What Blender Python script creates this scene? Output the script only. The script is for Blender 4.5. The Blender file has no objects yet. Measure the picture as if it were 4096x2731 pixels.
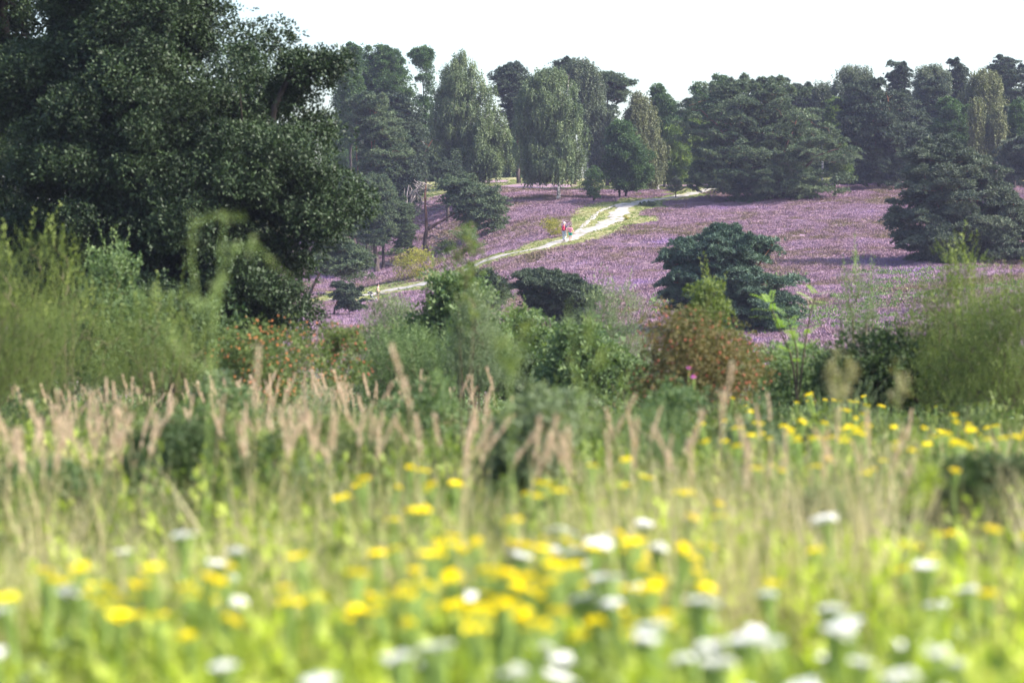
import bpy, math
import numpy as np
from mathutils import Vector, Matrix

# ------------------------------------------------------------------ basics
SC = bpy.context.scene
COL = SC.collection
F = 9672.0                      # focal length of an 85 mm lens, in pixels of the 4096 px wide photograph
HZ = 1050.0                     # image row of eye level
PITCH = math.atan((1365.5 - HZ) / F)
cp, sp = math.cos(PITCH), math.sin(PITCH)

def pt(u, v, d):
    """world point on the ray of photo pixel (u, v), d metres ahead of the eye"""
    a = (np.asarray(u, float) - 2048) / F
    b = -(np.asarray(v, float) - 1365.5) / F
    y = cp + b * sp
    z = -sp + b * cp
    return a / y * d, d, z / y * d

def zrow(v, d):
    b = -(np.asarray(v, float) - 1365.5) / F
    return (-sp + b * cp) / (cp + b * sp) * d

def link(o, parent=None):
    COL.objects.link(o)
    if parent is not None:
        o.parent = parent
    return o

def tag(o, label=None, cat=None, group=None, kind=None):
    if label: o['label'] = label
    if cat: o['category'] = cat
    if group: o['group'] = group
    if kind: o['kind'] = kind
    return o

def empty(name, loc, rz=0.0, **k):
    o = bpy.data.objects.new(name, None)
    o.empty_display_size = 0.3
    o.location = loc
    o.rotation_euler = (0, 0, rz)
    link(o)
    tag(o, **k)
    return o

def mesh_np(name, V, Fc, attrs=None, smooth=False):
    V = np.ascontiguousarray(V, dtype=np.float32)
    Fc = np.ascontiguousarray(Fc, dtype=np.int32)
    n, k = Fc.shape
    me = bpy.data.meshes.new(name)
    me.vertices.add(len(V)); me.vertices.foreach_set('co', V.ravel())
    me.loops.add(n * k); me.loops.foreach_set('vertex_index', Fc.ravel())
    me.polygons.add(n)
    me.polygons.foreach_set('loop_start', np.arange(0, n * k, k, dtype=np.int32))
    if smooth:
        me.polygons.foreach_set('use_smooth', np.ones(n, dtype=bool))
    for an, arr in (attrs or {}).items():
        at = me.attributes.new(an, 'FLOAT', 'POINT')
        at.data.foreach_set('value', np.ascontiguousarray(arr, dtype=np.float32))
    me.update(calc_edges=True)
    return me

def obj_np(name, geo, mat, parent=None, smooth=False, loc=None):
    V, Fc, at = geo
    me = mesh_np(name, V, Fc, at, smooth)
    me.materials.append(mat)
    o = bpy.data.objects.new(name, me)
    if loc is not None: o.location = loc
    return link(o, parent)

def joingeo(gs):
    Vs, Fs, A = [], [], {}
    off = 0
    keys = set()
    for g in gs: keys |= set(g[2].keys())
    for V, Fc, at in gs:
        Vs.append(V); Fs.append(Fc + off); off += len(V)
        for k in keys:
            A.setdefault(k, []).append(at.get(k, np.zeros(len(V))))
    return np.concatenate(Vs), np.concatenate(Fs), {k: np.concatenate(v) for k, v in A.items()}

def tube(P, R, sides=6, cap=True):
    P = np.asarray(P, float); R = np.asarray(R, float)
    n = len(P)
    T = np.gradient(P, axis=0)
    T /= np.linalg.norm(T, axis=1, keepdims=True) + 1e-9
    ref = np.array([0.31, 0.95, 0.05]) if abs(T[0] @ np.array([0.31, 0.95, 0.05])) < .9 else np.array([1., 0, 0])
    A = np.cross(T, ref); A /= np.linalg.norm(A, axis=1, keepdims=True) + 1e-9
    B = np.cross(T, A)
    a = np.linspace(0, 2 * np.pi, sides, endpoint=False)
    V = P[:, None] + R[:, None, None] * (np.cos(a)[None, :, None] * A[:, None] + np.sin(a)[None, :, None] * B[:, None])
    V = V.reshape(-1, 3)
    i, j = np.meshgrid(np.arange(n - 1), np.arange(sides), indexing='ij')
    j2 = (j + 1) % sides
    Q = np.stack([i * sides + j, i * sides + j2, (i + 1) * sides + j2, (i + 1) * sides + j], -1).reshape(-1, 4)
    if cap:
        k = len(V)
        V = np.concatenate([V, P[:1], P[-1:]])
        c0 = [[k, (q + 1) % sides, q, q] for q in range(0)]
        # caps as quads (sides even)
        e = []
        for q in range(0, sides, 2):
            e.append([k, (q + 2) % sides, (q + 1) % sides, q])
            b = (n - 1) * sides
            e.append([k + 1, b + q, b + (q + 1) % sides, b + (q + 2) % sides])
        Q = np.concatenate([Q, np.array(e)])
    return V, Q, {}

def box(c, s, M=None):
    c = np.asarray(c, float); s = np.asarray(s, float) / 2
    V = np.array([[x, y, z] for x in (-1, 1) for y in (-1, 1) for z in (-1, 1)], float) * s
    if M is not None: V = V @ np.asarray(M).T
    Q = np.array([[0, 1, 3, 2], [4, 6, 7, 5], [0, 4, 5, 1], [2, 3, 7, 6], [0, 2, 6, 4], [1, 5, 7, 3]])
    return V + c, Q, {}

def ball(c, r, seg=10, rings=7):
    """ellipsoid from quads"""
    r = np.ones(3) * r
    th = np.linspace(0.02, np.pi - 0.02, rings)
    a = np.linspace(0, 2 * np.pi, seg, endpoint=False)
    V = np.array([[math.sin(t) * math.cos(q), math.sin(t) * math.sin(q), math.cos(t)] for t in th for q in a]) * r + np.asarray(c)
    Q = [[i * seg + j, (i + 1) * seg + j, (i + 1) * seg + (j + 1) % seg, i * seg + (j + 1) % seg] for i in range(rings - 1) for j in range(seg)]
    return V, np.array(Q), {}

def rng_of(s): return np.random.default_rng(s)

def unit(a): return a / (np.linalg.norm(a, axis=-1, keepdims=True) + 1e-9)

# ------------------------------------------------------------------ materials
def newmat(name):
    m = bpy.data.materials.new(name); m.use_nodes = True
    nt = m.node_tree
    for n in list(nt.nodes): nt.nodes.remove(n)
    out = nt.nodes.new('ShaderNodeOutputMaterial')
    return m, nt, out

def leafmat(name, ca, cb, ctip=None, trans=0.25, rough=0.5, spec=0.35, tcol=None, patch=0.5):
    """ca -> cb by per-clump tone and a soft patch noise; ctip towards the tip of each blade"""
    m, nt, out = newmat(name); N, L = nt.nodes, nt.links
    at = N.new('ShaderNodeAttribute'); at.attribute_name = 'tone'
    nz = N.new('ShaderNodeTexNoise'); nz.inputs['Scale'].default_value = patch
    nz.inputs['Detail'].default_value = 2
    ge = N.new('ShaderNodeNewGeometry'); L.new(ge.outputs['Position'], nz.inputs['Vector'])
    ma = N.new('ShaderNodeMath'); ma.operation = 'MULTIPLY_ADD'
    L.new(nz.outputs['Fac'], ma.inputs[0]); ma.inputs[1].default_value = 0.9
    sb = N.new('ShaderNodeMath'); sb.operation = 'SUBTRACT'; L.new(at.outputs['Fac'], sb.inputs[0]); sb.inputs[1].default_value = 0.45
    L.new(sb.outputs[0], ma.inputs[2]); ma.use_clamp = True
    mx = N.new('ShaderNodeMix'); mx.data_type = 'RGBA'
    L.new(ma.outputs[0], mx.inputs['Factor'])
    mx.inputs['A'].default_value = (*ca, 1); mx.inputs['B'].default_value = (*cb, 1)
    col = mx.outputs['Result']
    if ctip is not None:
        a2 = N.new('ShaderNodeAttribute'); a2.attribute_name = 'tip'
        m2 = N.new('ShaderNodeMix'); m2.data_type = 'RGBA'
        L.new(a2.outputs['Fac'], m2.inputs['Factor']); L.new(col, m2.inputs['A']); m2.inputs['B'].default_value = (*ctip, 1)
        col = m2.outputs['Result']
    p = N.new('ShaderNodeBsdfPrincipled')
    p.inputs['Roughness'].default_value = rough
    p.inputs['Specular IOR Level'].default_value = spec
    L.new(col, p.inputs['Base Color'])
    if trans > 0:
        t = N.new('ShaderNodeBsdfTranslucent')
        m3 = N.new('ShaderNodeMix'); m3.data_type = 'RGBA'; m3.blend_type = 'MULTIPLY'
        m3.inputs['Factor'].default_value = 1
        L.new(col, m3.inputs['A']); m3.inputs['B'].default_value = (*(tcol or (1.2, 1.3, 0.6)), 1)
        L.new(m3.outputs['Result'], t.inputs['Color'])
        ms = N.new('ShaderNodeMixShader'); ms.inputs[0].default_value = trans
        L.new(p.outputs[0], ms.inputs[1]); L.new(t.outputs[0], ms.inputs[2])
        L.new(ms.outputs[0], out.inputs['Surface'])
    else:
        L.new(p.outputs[0], out.inputs['Surface'])
    return m

def barkmat(name, low, high, scale=6.0, zmix=True, stretch=0.25, contrast=0.6):
    m, nt, out = newmat(name); N, L = nt.nodes, nt.links
    ge = N.new('ShaderNodeNewGeometry')
    mp = N.new('ShaderNodeMapping'); mp.inputs['Scale'].default_value = (scale, scale, scale * stretch)
    L.new(ge.outputs['Position'], mp.inputs['Vector'])
    nz = N.new('ShaderNodeTexNoise'); nz.inputs['Scale'].default_value = 1; nz.inputs['Detail'].default_value = 4
    L.new(mp.outputs[0], nz.inputs['Vector'])
    at = N.new('ShaderNodeAttribute'); at.attribute_name = 'tip'
    mx = N.new('ShaderNodeMix'); mx.data_type = 'RGBA'
    L.new(at.outputs['Fac'], mx.inputs['Factor'])
    mx.inputs['A'].default_value = (*low, 1); mx.inputs['B'].default_value = (*high, 1)
    mr = N.new('ShaderNodeMapRange'); L.new(nz.outputs['Fac'], mr.inputs['Value'])
    mr.inputs['From Min'].default_value = .35; mr.inputs['From Max'].default_value = .65
    mr.inputs['To Min'].default_value = 1 - contrast; mr.inputs['To Max'].default_value = 1.25
    mm = N.new('ShaderNodeMix'); mm.data_type = 'RGBA'; mm.blend_type = 'MULTIPLY'; mm.inputs['Factor'].default_value = 1
    L.new(mx.outputs['Result'], mm.inputs['A'])
    cb = N.new('ShaderNodeCombineColor')
    for k in range(3): L.new(mr.outputs[0], cb.inputs[k])
    L.new(cb.outputs[0], mm.inputs['B'])
    p = N.new('ShaderNodeBsdfPrincipled'); p.inputs['Roughness'].default_value = .85
    p.inputs['Specular IOR Level'].default_value = .2
    L.new(mm.outputs['Result'], p.inputs['Base Color'])
    bp = N.new('ShaderNodeBump'); bp.inputs['Strength'].default_value = .6; bp.inputs['Distance'].default_value = .03
    L.new(nz.outputs['Fac'], bp.inputs['Height']); L.new(bp.outputs[0], p.inputs['Normal'])
    L.new(p.outputs[0], out.inputs['Surface'])
    return m

def plain(name, c, rough=.7, metal=0., spec=.3, var=.25, scale=12.):
    m, nt, out = newmat(name); N, L = nt.nodes, nt.links
    tc = N.new('ShaderNodeTexCoord')
    nz = N.new('ShaderNodeTexNoise'); nz.inputs['Scale'].default_value = scale
    L.new(tc.outputs['Object'], nz.inputs['Vector'])
    mx = N.new('ShaderNodeMix'); mx.data_type = 'RGBA'; L.new(nz.outputs['Fac'], mx.inputs['Factor'])
    mx.inputs['A'].default_value = (*[x * (1 - var) for x in c], 1)
    mx.inputs['B'].default_value = (*[min(1, x * (1 + var)) for x in c], 1)
    p = N.new('ShaderNodeBsdfPrincipled'); p.inputs['Roughness'].default_value = rough
    p.inputs['Metallic'].default_value = metal; p.inputs['Specular IOR Level'].default_value = spec
    L.new(mx.outputs['Result'], p.inputs['Base Color']); L.new(p.outputs[0], out.inputs['Surface'])
    return m

M = {}
M['pine'] = leafmat('pine_needles', (.038, .066, .040), (.125, .165, .090), trans=.14, rough=.6, spec=.2, patch=.35)
M['pine_blue'] = leafmat('pine_needles_bluish', (.034, .066, .052), (.11, .168, .120), trans=.12, rough=.6, spec=.2, patch=.7)
M['pine_dark'] = leafmat('pine_needles_dark', (.026, .044, .033), (.078, .106, .066), trans=.1, rough=.6, spec=.2, patch=.35)
M['pine_grey'] = leafmat('pine_needles_greyish', (.040, .060, .047), (.122, .150, .102), trans=.12, rough=.6, spec=.2, patch=.35)
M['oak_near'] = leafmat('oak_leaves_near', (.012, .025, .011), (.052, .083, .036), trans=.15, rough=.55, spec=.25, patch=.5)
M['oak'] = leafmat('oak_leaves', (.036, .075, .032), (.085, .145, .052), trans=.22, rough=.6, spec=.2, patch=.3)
M['oak_yellow'] = leafmat('light_oak_leaves', (.06, .11, .035), (.15, .20, .055), trans=.3, rough=.6, spec=.2, patch=.3)
M['birch'] = leafmat('birch_leaves', (.065, .10, .055), (.16, .205, .10), trans=.25, rough=.6, spec=.25, patch=.3)
M['birch_olive'] = leafmat('birch_leaves_olive', (.085, .105, .055), (.155, .165, .08), trans=.22, rough=.6, spec=.2, patch=.3)
M['birch_dark'] = leafmat('birch_leaves_dark', (.06, .085, .06), (.115, .14, .085), trans=.22, rough=.6, spec=.2, patch=.3)
M['willow'] = leafmat('willow_leaves', (.055, .10, .045), (.165, .225, .095), trans=.3, rough=.6, spec=.2, patch=.8)
M['willow_grey'] = leafmat('grey_willow_leaves', (.075, .115, .065), (.20, .245, .14), trans=.28, rough=.6, spec=.2, patch=.8)
M['broom'] = leafmat('broom_shoots', (.06, .095, .03), (.17, .21, .055), trans=.28, rough=.6, spec=.2, patch=.8)
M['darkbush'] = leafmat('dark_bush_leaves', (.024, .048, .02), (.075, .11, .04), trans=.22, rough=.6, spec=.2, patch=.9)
M['rose'] = leafmat('rose_leaves', (.06, .095, .03), (.14, .18, .055), trans=.25, rough=.6, spec=.2, patch=.9)
M['rose_red'] = leafmat('rusty_rose_leaves', (.075, .085, .03), (.17, .125, .05), trans=.25, rough=.6, spec=.2, patch=1.3)
M['robinia'] = leafmat('bright_fronds', (.14, .25, .04), (.27, .39, .08), trans=.4, rough=.5, patch=.9)
M['yellowbush'] = leafmat('yellow_shrub_leaves', (.14, .17, .03), (.38, .32, .05), trans=.3, rough=.5, patch=1.2)
M['weed'] = leafmat('pale_weed_leaves', (.14, .19, .07), (.26, .32, .13), trans=.3, rough=.55, patch=.9)
M['mugwort'] = leafmat('dry_weed_plume', (.24, .22, .12), (.36, .32, .20), trans=.3, rough=.6, patch=.9)
M['hips_orange'] = plain('orange_rose_hips', (.46, .16, .05), rough=.45, spec=.3)
M['hips'] = plain('rose_hips', (.34, .085, .045), rough=.45, spec=.3)
M['barkpine'] = barkmat('pine_bark', (.085, .065, .06), (.25, .115, .07), 5)
M['barkoak'] = barkmat('oak_bark', (.055, .045, .04), (.06, .05, .045), 5)
M['barkbirch'] = barkmat('birch_bark', (.50, .48, .46), (.42, .36, .33), 2.2, stretch=3.0, contrast=.95)
M['deadwood'] = barkmat('grey_dead_wood', (.28, .24, .23), (.42, .38, .37), 9)
M['twig'] = barkmat('twig_bark', (.09, .07, .045), (.14, .12, .07), 14)
M['grass'] = leafmat('meadow_grass', (.10, .13, .045), (.48, .49, .15), trans=.4, rough=.55, spec=.2, patch=.9, tcol=(1.12, 1.14, .6))
M['drygrass'] = leafmat('dry_meadow_grass', (.30, .27, .13), (.52, .46, .29), trans=.3, rough=.65, spec=.15, patch=.6, tcol=(1.1, 1.05, .8))
M['herb'] = leafmat('herb_leaves', (.09, .14, .035), (.46, .53, .09), trans=.42, rough=.55, spec=.2, patch=.6, tcol=(1.15, 1.25, .4))
M['herbdark'] = leafmat('dark_herb_leaves', (.055, .08, .032), (.16, .19, .075), trans=.25, rough=.6, spec=.2, patch=.9)
M['stem'] = plain('green_stem', (.24, .34, .09), rough=.6)
M['drystem'] = plain('straw_stem', (.42, .34, .18), rough=.7)
M['plume'] = leafmat('tan_grass_plume', (.48, .37, .26), (.66, .54, .42), trans=.35, rough=.7, spec=.1, patch=1.5, tcol=(1.1, 1, .85))
M['yellow'] = leafmat('yellow_petals', (.92, .72, .0), (1.0, .86, .01), trans=.45, rough=.7, spec=.1, tcol=(1.0, 1.0, .5))
M['white'] = leafmat('white_petals', (.82, .82, .78), (.92, .91, .88), trans=.45, rough=.7, spec=.1, tcol=(1.0, 1.0, 1))
M['pink'] = leafmat('thistle_petals', (.50, .10, .42), (.70, .18, .60), trans=.3, rough=.6, tcol=(1, 1, 1))
def heather_material():
    m, nt, out = newmat('heather_in_flower'); N, L = nt.nodes, nt.links
    ge = N.new('ShaderNodeNewGeometry')
    tone = N.new('ShaderNodeAttribute'); tone.attribute_name = 'tone'
    tip = N.new('ShaderNodeAttribute'); tip.attribute_name = 'tip'
    n1 = N.new('ShaderNodeTexNoise'); n1.inputs['Scale'].default_value = .075; n1.inputs['Detail'].default_value = 5
    n1.inputs['Roughness'].default_value = .65
    L.new(ge.outputs['Position'], n1.inputs['Vector'])
    s = N.new('ShaderNodeMath'); s.operation = 'MULTIPLY_ADD'; L.new(tone.outputs['Fac'], s.inputs[0]); s.inputs[1].default_value = .34
    ad = N.new('ShaderNodeMath'); ad.operation = 'ADD'; ad.inputs[1].default_value = .04; L.new(n1.outputs['Fac'], ad.inputs[0]); L.new(ad.outputs[0], s.inputs[2])
    cr = N.new('ShaderNodeValToRGB'); L.new(s.outputs[0], cr.inputs[0])
    e = cr.color_ramp.elements
    e[0].position = .42; e[0].color = (.13, .12, .05, 1)
    e[1].position = .95; e[1].color = (.26, .16, .36, 1)
    for p_, c_ in ((.54, (.17, .135, .085, 1)), (.64, (.24, .16, .18, 1)), (.75, (.285, .18, .27, 1)), (.85, (.32, .225, .29, 1))):
        q = e.new(p_); q.color = c_
    mx = N.new('ShaderNodeMix'); mx.data_type = 'RGBA'
    L.new(tip.outputs['Fac'], mx.inputs['Factor']); mx.inputs['A'].default_value = (.17, .12, .11, 1)
    L.new(cr.outputs[0], mx.inputs['B'])
    p = N.new('ShaderNodeBsdfPrincipled'); p.inputs['Roughness'].default_value = .8; p.inputs['Specular IOR Level'].default_value = .1
    L.new(mx.outputs['Result'], p.inputs['Base Color'])
    t = N.new('ShaderNodeBsdfTranslucent'); L.new(mx.outputs['Result'], t.inputs['Color'])
    ms = N.new('ShaderNodeMixShader'); ms.inputs[0].default_value = .15
    L.new(p.outputs[0], ms.inputs[1]); L.new(t.outputs[0], ms.inputs[2]); L.new(ms.outputs[0], out.inputs['Surface'])
    return m
M['heather'] = heather_material()

# ------------------------------------------------------------------ terrain
UC = np.array([-2500, -400, 1200, 1500, 1750, 2000, 2265, 2450, 3000, 3500, 3900, 6500], float)
DC = np.array([150, 175, 200, 225, 250, 275, 300, 340], float)
ROWS = np.array([
    [1345, 1335, 1325, 1300, 1240, 1150, 1050, 950],
    [1340, 1330, 1315, 1285, 1200, 1110, 1010, 900],
    [1345, 1305, 1250, 1190, 1125, 1050, 930, 800],
    [1340, 1295, 1245, 1190, 1100, 970, 830, 740],
    [1335, 1280, 1215, 1120, 1040, 890, 780, 725],
    [1330, 1265, 1150, 1032, 935, 805, 745, 708],
    [1325, 1240, 1095, 985, 885, 800, 760, 715],
    [1320, 1215, 1080, 975, 882, 800, 765, 715],
    [1290, 1180, 1065, 960, 865, 787, 752, 715],
    [1255, 1150, 1045, 930, 835, 765, 732, 705],
    [1200, 1115, 1045, 960, 860, 775, 735, 705],
    [1190, 1110, 1045, 960, 860, 775, 735, 705]], float)
_ug = np.arange(-2500, 6501, 50.)
_dg = np.arange(-40, 801, 2.)
def _build_grid():
    near_d = np.array([-40, 0, 15, 30, 45, 60, 90, 115, 132])
    near_z = np.array([-1.9, -2.05, -2.1, -2.5, -3.6, -4.5, -5.8, -5.9, -5.3])
    G = np.zeros((len(UC), len(_dg)))
    for i in range(len(UC)):
        z = zrow(ROWS[i], DC)
        last = z[-1]
        d = np.concatenate([near_d, DC, [380, 450, 600, 900]])
        zz = np.concatenate([near_z, z, [last + 0.6, last + .5, last - 3, last - 12]])
        G[i] = np.interp(_dg, d, zz)
    H = np.zeros((len(_ug), len(_dg)))
    for j in range(len(_dg)): H[:, j] = np.interp(_ug, UC, G[:, j])
    k = np.exp(-0.5 * (np.arange(-6, 7) / 2.2) ** 2); k /= k.sum()
    Hp = np.pad(H, ((0, 0), (6, 6)), 'edge')
    H = sum(k[q] * Hp[:, q:q + H.shape[1]] for q in range(13))
    k = np.exp(-0.5 * (np.arange(-6, 7) / 1.8) ** 2); k /= k.sum()
    Hp = np.pad(H, ((6, 6), (0, 0)), 'edge')
    return sum(k[q] * Hp[q:q + H.shape[0], :] for q in range(13))
_G = _build_grid()
def hgt(x, y):
    x = np.asarray(x, float); y = np.asarray(y, float)
    u = 2048 + x / np.maximum(y, 60) * F
    a = np.clip((u - _ug[0]) / 50., 0, len(_ug) - 1.001); b = np.clip((y - _dg[0]) / 2., 0, len(_dg) - 1.001)
    i = a.astype(int); j = b.astype(int); fa = a - i; fb = b - j
    z = (_G[i, j] * (1 - fa) + _G[i + 1, j] * fa) * (1 - fb) + (_G[i, j + 1] * (1 - fa) + _G[i + 1, j + 1] * fa) * fb
    w = np.clip((y - 20) / 60, 0, 1)
    return z + w * (.10 * np.sin(x * .31 + 1.3) * np.sin(y * .23) + .06 * np.sin(x * .83 + y * .51) + .04 * np.sin(x * 1.3 - y * .9 + 2))

def ground_at(u, v, lo=130., hi=345.):
    """depth at which the ray of pixel (u, v) meets the far hillside"""
    d = np.arange(lo, hi, .25)
    x, _, z = pt(u, v, d)
    s = np.nonzero(z <= hgt(x, d))[0]
    dd = d[s[0]] if len(s) else hi
    x, y, _ = pt(u, v, dd)
    return float(x), float(y), float(hgt(x, dd))

PATHPX = [(1325, 1204), (1380, 1194), (1437, 1183), (1519, 1167), (1621, 1149), (1689, 1136), (1783, 1113), (1850, 1085),
          (1906, 1057), (2001, 1026), (2129, 1001), (2225, 973), (2320, 938), (2397, 909), (2461, 877), (2486, 846),
          (2505, 822), (2563, 808), (2640, 797), (2735, 782), (2800, 769), (2870, 756)]
PATH2PX = [(2300, 940), (2371, 872), (2422, 836), (2505, 815)]
def polyline(px, step=.5):
    P = np.array([ground_at(u, v)[:2] for u, v in px])
    s = np.concatenate([[0], np.cumsum(np.linalg.norm(np.diff(P, axis=0), axis=1))])
    t = np.arange(0, s[-1], step)
    Q = np.stack([np.interp(t, s, P[:, 0]), np.interp(t, s, P[:, 1])], 1)
    k = np.hanning(15); k /= k.sum()
    Qp = np.concatenate([np.repeat(Q[:1], 7, 0), Q, np.repeat(Q[-1:], 7, 0)])
    return np.stack([np.convolve(Qp[:, a], k, 'valid') for a in (0, 1)], 1)
PATH = polyline(PATHPX); PATH2 = polyline(PATH2PX)
def dist_path(x, y, P):
    x = np.asarray(x, float).ravel(); y = np.asarray(y, float).ravel()
    out = np.full(len(x), 99.)
    sel = np.nonzero((y > P[:, 1].min() - 12) & (y < P[:, 1].max() + 12) & (x > P[:, 0].min() - 12) & (x < P[:, 0].max() + 12))[0]
    for c in range(0, len(sel), 20000):
        s = sel[c:c + 20000]
        d = np.full(len(s), 99.)
        for k in range(0, len(P), 2):
            d = np.minimum(d, np.hypot(x[s] - P[k, 0], y[s] - P[k, 1]))
        out[s] = d
    return out

def wob(x, y, sc, seed=0):
    """cheap smooth pseudo noise in -1..1"""
    r = rng_of(seed); v = 0
    for k in range(5):
        a = r.uniform(0, 6.28); f = sc * r.uniform(.6, 1.7); p = r.uniform(0, 6.28, 2)
        v = v + np.sin((x * math.cos(a) + y * math.sin(a)) * f + p[0] + 1.3 * np.sin((x * math.sin(a) - y * math.cos(a)) * f * .7 + p[1]))
    return v / 3.0

def verge_mask(x, y):
    """0..1 : grassy strip beside the sandy track, the meadow slope below it and the clearing under the birches"""
    d = dist_path(x, y, PATH); d2 = dist_path(x, y, PATH2)
    w = 3.6 + 1.5 * wob(x, y, .35, 3)
    m = np.clip((w - d) / .8, 0, 1)
    m = np.maximum(m, np.clip((1.5 + .6 * wob(x, y, .5, 5) - d2) / .6, 0, 1))
    u = 2048 + x / y * F
    # grass below the track left of the post, and the strip between the two tracks
    v = HZ - hgt(x, y) / y * F
    g = ((u > 1300) & (u < 1760) & (d < 7) & (wob(x, y, .4, 8) > -.25)).astype(float)
    g = np.maximum(g, np.clip(1 - (d + d2) / 9.5, 0, 1) * 3 * ((u > 2280) & (u < 2560)))
    g = np.maximum(g, np.clip((y - 296 + 5 * wob(x, y, .1, 2)) / 6, 0, 1) * (wob(x, y, .25, 9) > -.4) * .9)
    return np.clip(np.maximum(m, g), 0, 1)

def build_ground():
    ys = np.concatenate([np.arange(-40, 4, 2), np.arange(4, 60, .6), np.arange(60, 150, 1.2), np.arange(150, 320, .6),
                         np.arange(320, 460, 4), np.geomspace(465, 1900, 18)])
    ts = np.linspace(-1, 1, 461); ts = np.sign(ts) * np.abs(ts) ** 1.35
    Y, T = np.meshgrid(ys, ts, indexing='ij')
    X = T * (40 + np.abs(Y) * .62)
    Z = hgt(X, Y)
    far = np.clip((Y - 460) / 400, 0, 1); Z = Z * (1 - far) + (-6) * far
    n, m = X.shape
    V = np.stack([X, Y, Z], -1).reshape(-1, 3)
    i, j = np.meshgrid(np.arange(n - 1), np.arange(m - 1), indexing='ij')
    Q = np.stack([i * m + j, i * m + j + 1, (i + 1) * m + j + 1, (i + 1) * m + j], -1).reshape(-1, 4)
    yy = Y.ravel(); xx = X.ravel()
    ver = np.where(yy > 140, verge_mask(xx, np.maximum(yy, 1)), 0)
    near = np.clip((95 - yy) / 40, 0, 1)
    m_, nt, out = newmat('heathland_ground'); N, L = nt.nodes, nt.links
    ge = N.new('ShaderNodeNewGeometry')
    def noise(sc, det=5, ro=.6):
        a = N.new('ShaderNodeTexNoise'); a.inputs['Scale'].default_value = sc; a.inputs['Detail'].default_value = det
        a.inputs['Roughness'].default_value = ro; L.new(ge.outputs['Position'], a.inputs['Vector']); return a.outputs['Fac']
    def ramp(fac, stops):
        c = N.new('ShaderNodeValToRGB'); L.new(fac, c.inputs[0]); e = c.color_ramp.elements
        e[0].position, e[0].color = stops[0][0], (*stops[0][1], 1); e[1].position, e[1].color = stops[-1][0], (*stops[-1][1], 1)
        for p_, c_ in stops[1:-1]: q = e.new(p_); q.color = (*c_, 1)
        return c.outputs[0]
    def mix(f, a, b):
        x = N.new('ShaderNodeMix'); x.data_type = 'RGBA'; L.new(f, x.inputs['Factor']); L.new(a, x.inputs['A']); L.new(b, x.inputs['B']); return x.outputs['Result']
    heath = ramp(noise(1.7), [(.3, (.15, .11, .09)), (.5, (.24, .16, .19)), (.7, (.27, .17, .26))])
    grassc = ramp(noise(1.1, 6), [(.3, (.10, .14, .04)), (.48, (.19, .20, .075)), (.6, (.27, .24, .13)), (.75, (.33, .28, .18))])
    nearc = ramp(noise(.9), [(.3, (.035, .04, .02)), (.7, (.10, .12, .04))])
    va = N.new('ShaderNodeAttribute'); va.attribute_name = 'verge'
    na = N.new('ShaderNodeAttribute'); na.attribute_name = 'near'
    col = mix(na.outputs['Fac'], mix(va.outputs['Fac'], heath, grassc), nearc)
    p = N.new('ShaderNodeBsdfPrincipled'); p.inputs['Roughness'].default_value = .95; p.inputs['Specular IOR Level'].default_value = .1
    L.new(col, p.inputs['Base Color'])
    bp = N.new('ShaderNodeBump'); bp.inputs['Distance'].default_value = .15; L.new(noise(3.), bp.inputs['Height']); L.new(bp.outputs[0], p.inputs['Normal'])
    L.new(p.outputs[0], out.inputs['Surface'])
    o = obj_np('ground', (V, Q, {'verge': ver, 'near': near}), m_, smooth=True)
    tag(o, kind='structure')

def build_path(name, P, hw, seed, fade=0.):
    n = len(P); r = rng_of(seed)
    T = unit(np.gradient(P, axis=0)); Nn = np.stack([-T[:, 1], T[:, 0]], 1)
    t = np.arange(n) * .5
    wl = hw * (1 + .22 * np.sin(t * .9 + seed) + .18 * np.sin(t * 2.3) + .15 * r.standard_normal(n) * .6)
    wr = hw * (1 + .22 * np.sin(t * .7 + 2) + .18 * np.sin(t * 1.9 + 1) + .15 * r.standard_normal(n) * .6)
    ks = np.linspace(0, 1, 7)
    V = []
    for k in ks:
        off = -wl * (1 - k) + wr * k
        xy = P + Nn * off[:, None]
        z = hgt(xy[:, 0], xy[:, 1]) + (.06 if 0 < k < 1 else .03)
        V.append(np.column_stack([xy, z]))
    V = np.stack(V, 1).reshape(-1, 3); m = len(ks)
    i, j = np.meshgrid(np.arange(n - 1), np.arange(m - 1), indexing='ij')
    Q = np.stack([i * m + j, i * m + j + 1, (i + 1) * m + j + 1, (i + 1) * m + j], -1).reshape(-1, 4)
    m_, nt, out = newmat(name + '_sand'); N, L = nt.nodes, nt.links
    ge = N.new('ShaderNodeNewGeometry')
    a = N.new('ShaderNodeTexNoise'); a.inputs['Scale'].default_value = 1.3; a.inputs['Detail'].default_value = 6; L.new(ge.outputs['Position'], a.inputs['Vector'])
    c = N.new('ShaderNodeValToRGB'); L.new(a.outputs['Fac'], c.inputs[0]); e = c.color_ramp.elements
    e[0].position = .36; e[0].color = (.16, .16, .08, 1); e[1].position = .66; e[1].color = (.36, .33, .31, 1)
    q = e.new(.47); q.color = (.29, .26, .24, 1)
    p = N.new('ShaderNodeBsdfPrincipled'); p.inputs['Roughness'].default_value = .95; L.new(c.outputs[0], p.inputs['Base Color'])
    bp = N.new('ShaderNodeBump'); bp.inputs['Distance'].default_value = .08; L.new(a.outputs['Fac'], bp.inputs['Height']); L.new(bp.outputs[0], p.inputs['Normal'])
    L.new(p.outputs[0], out.inputs['Surface'])
    tag(obj_np(name, (V, Q, {}), m_, smooth=True), kind='structure')

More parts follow.
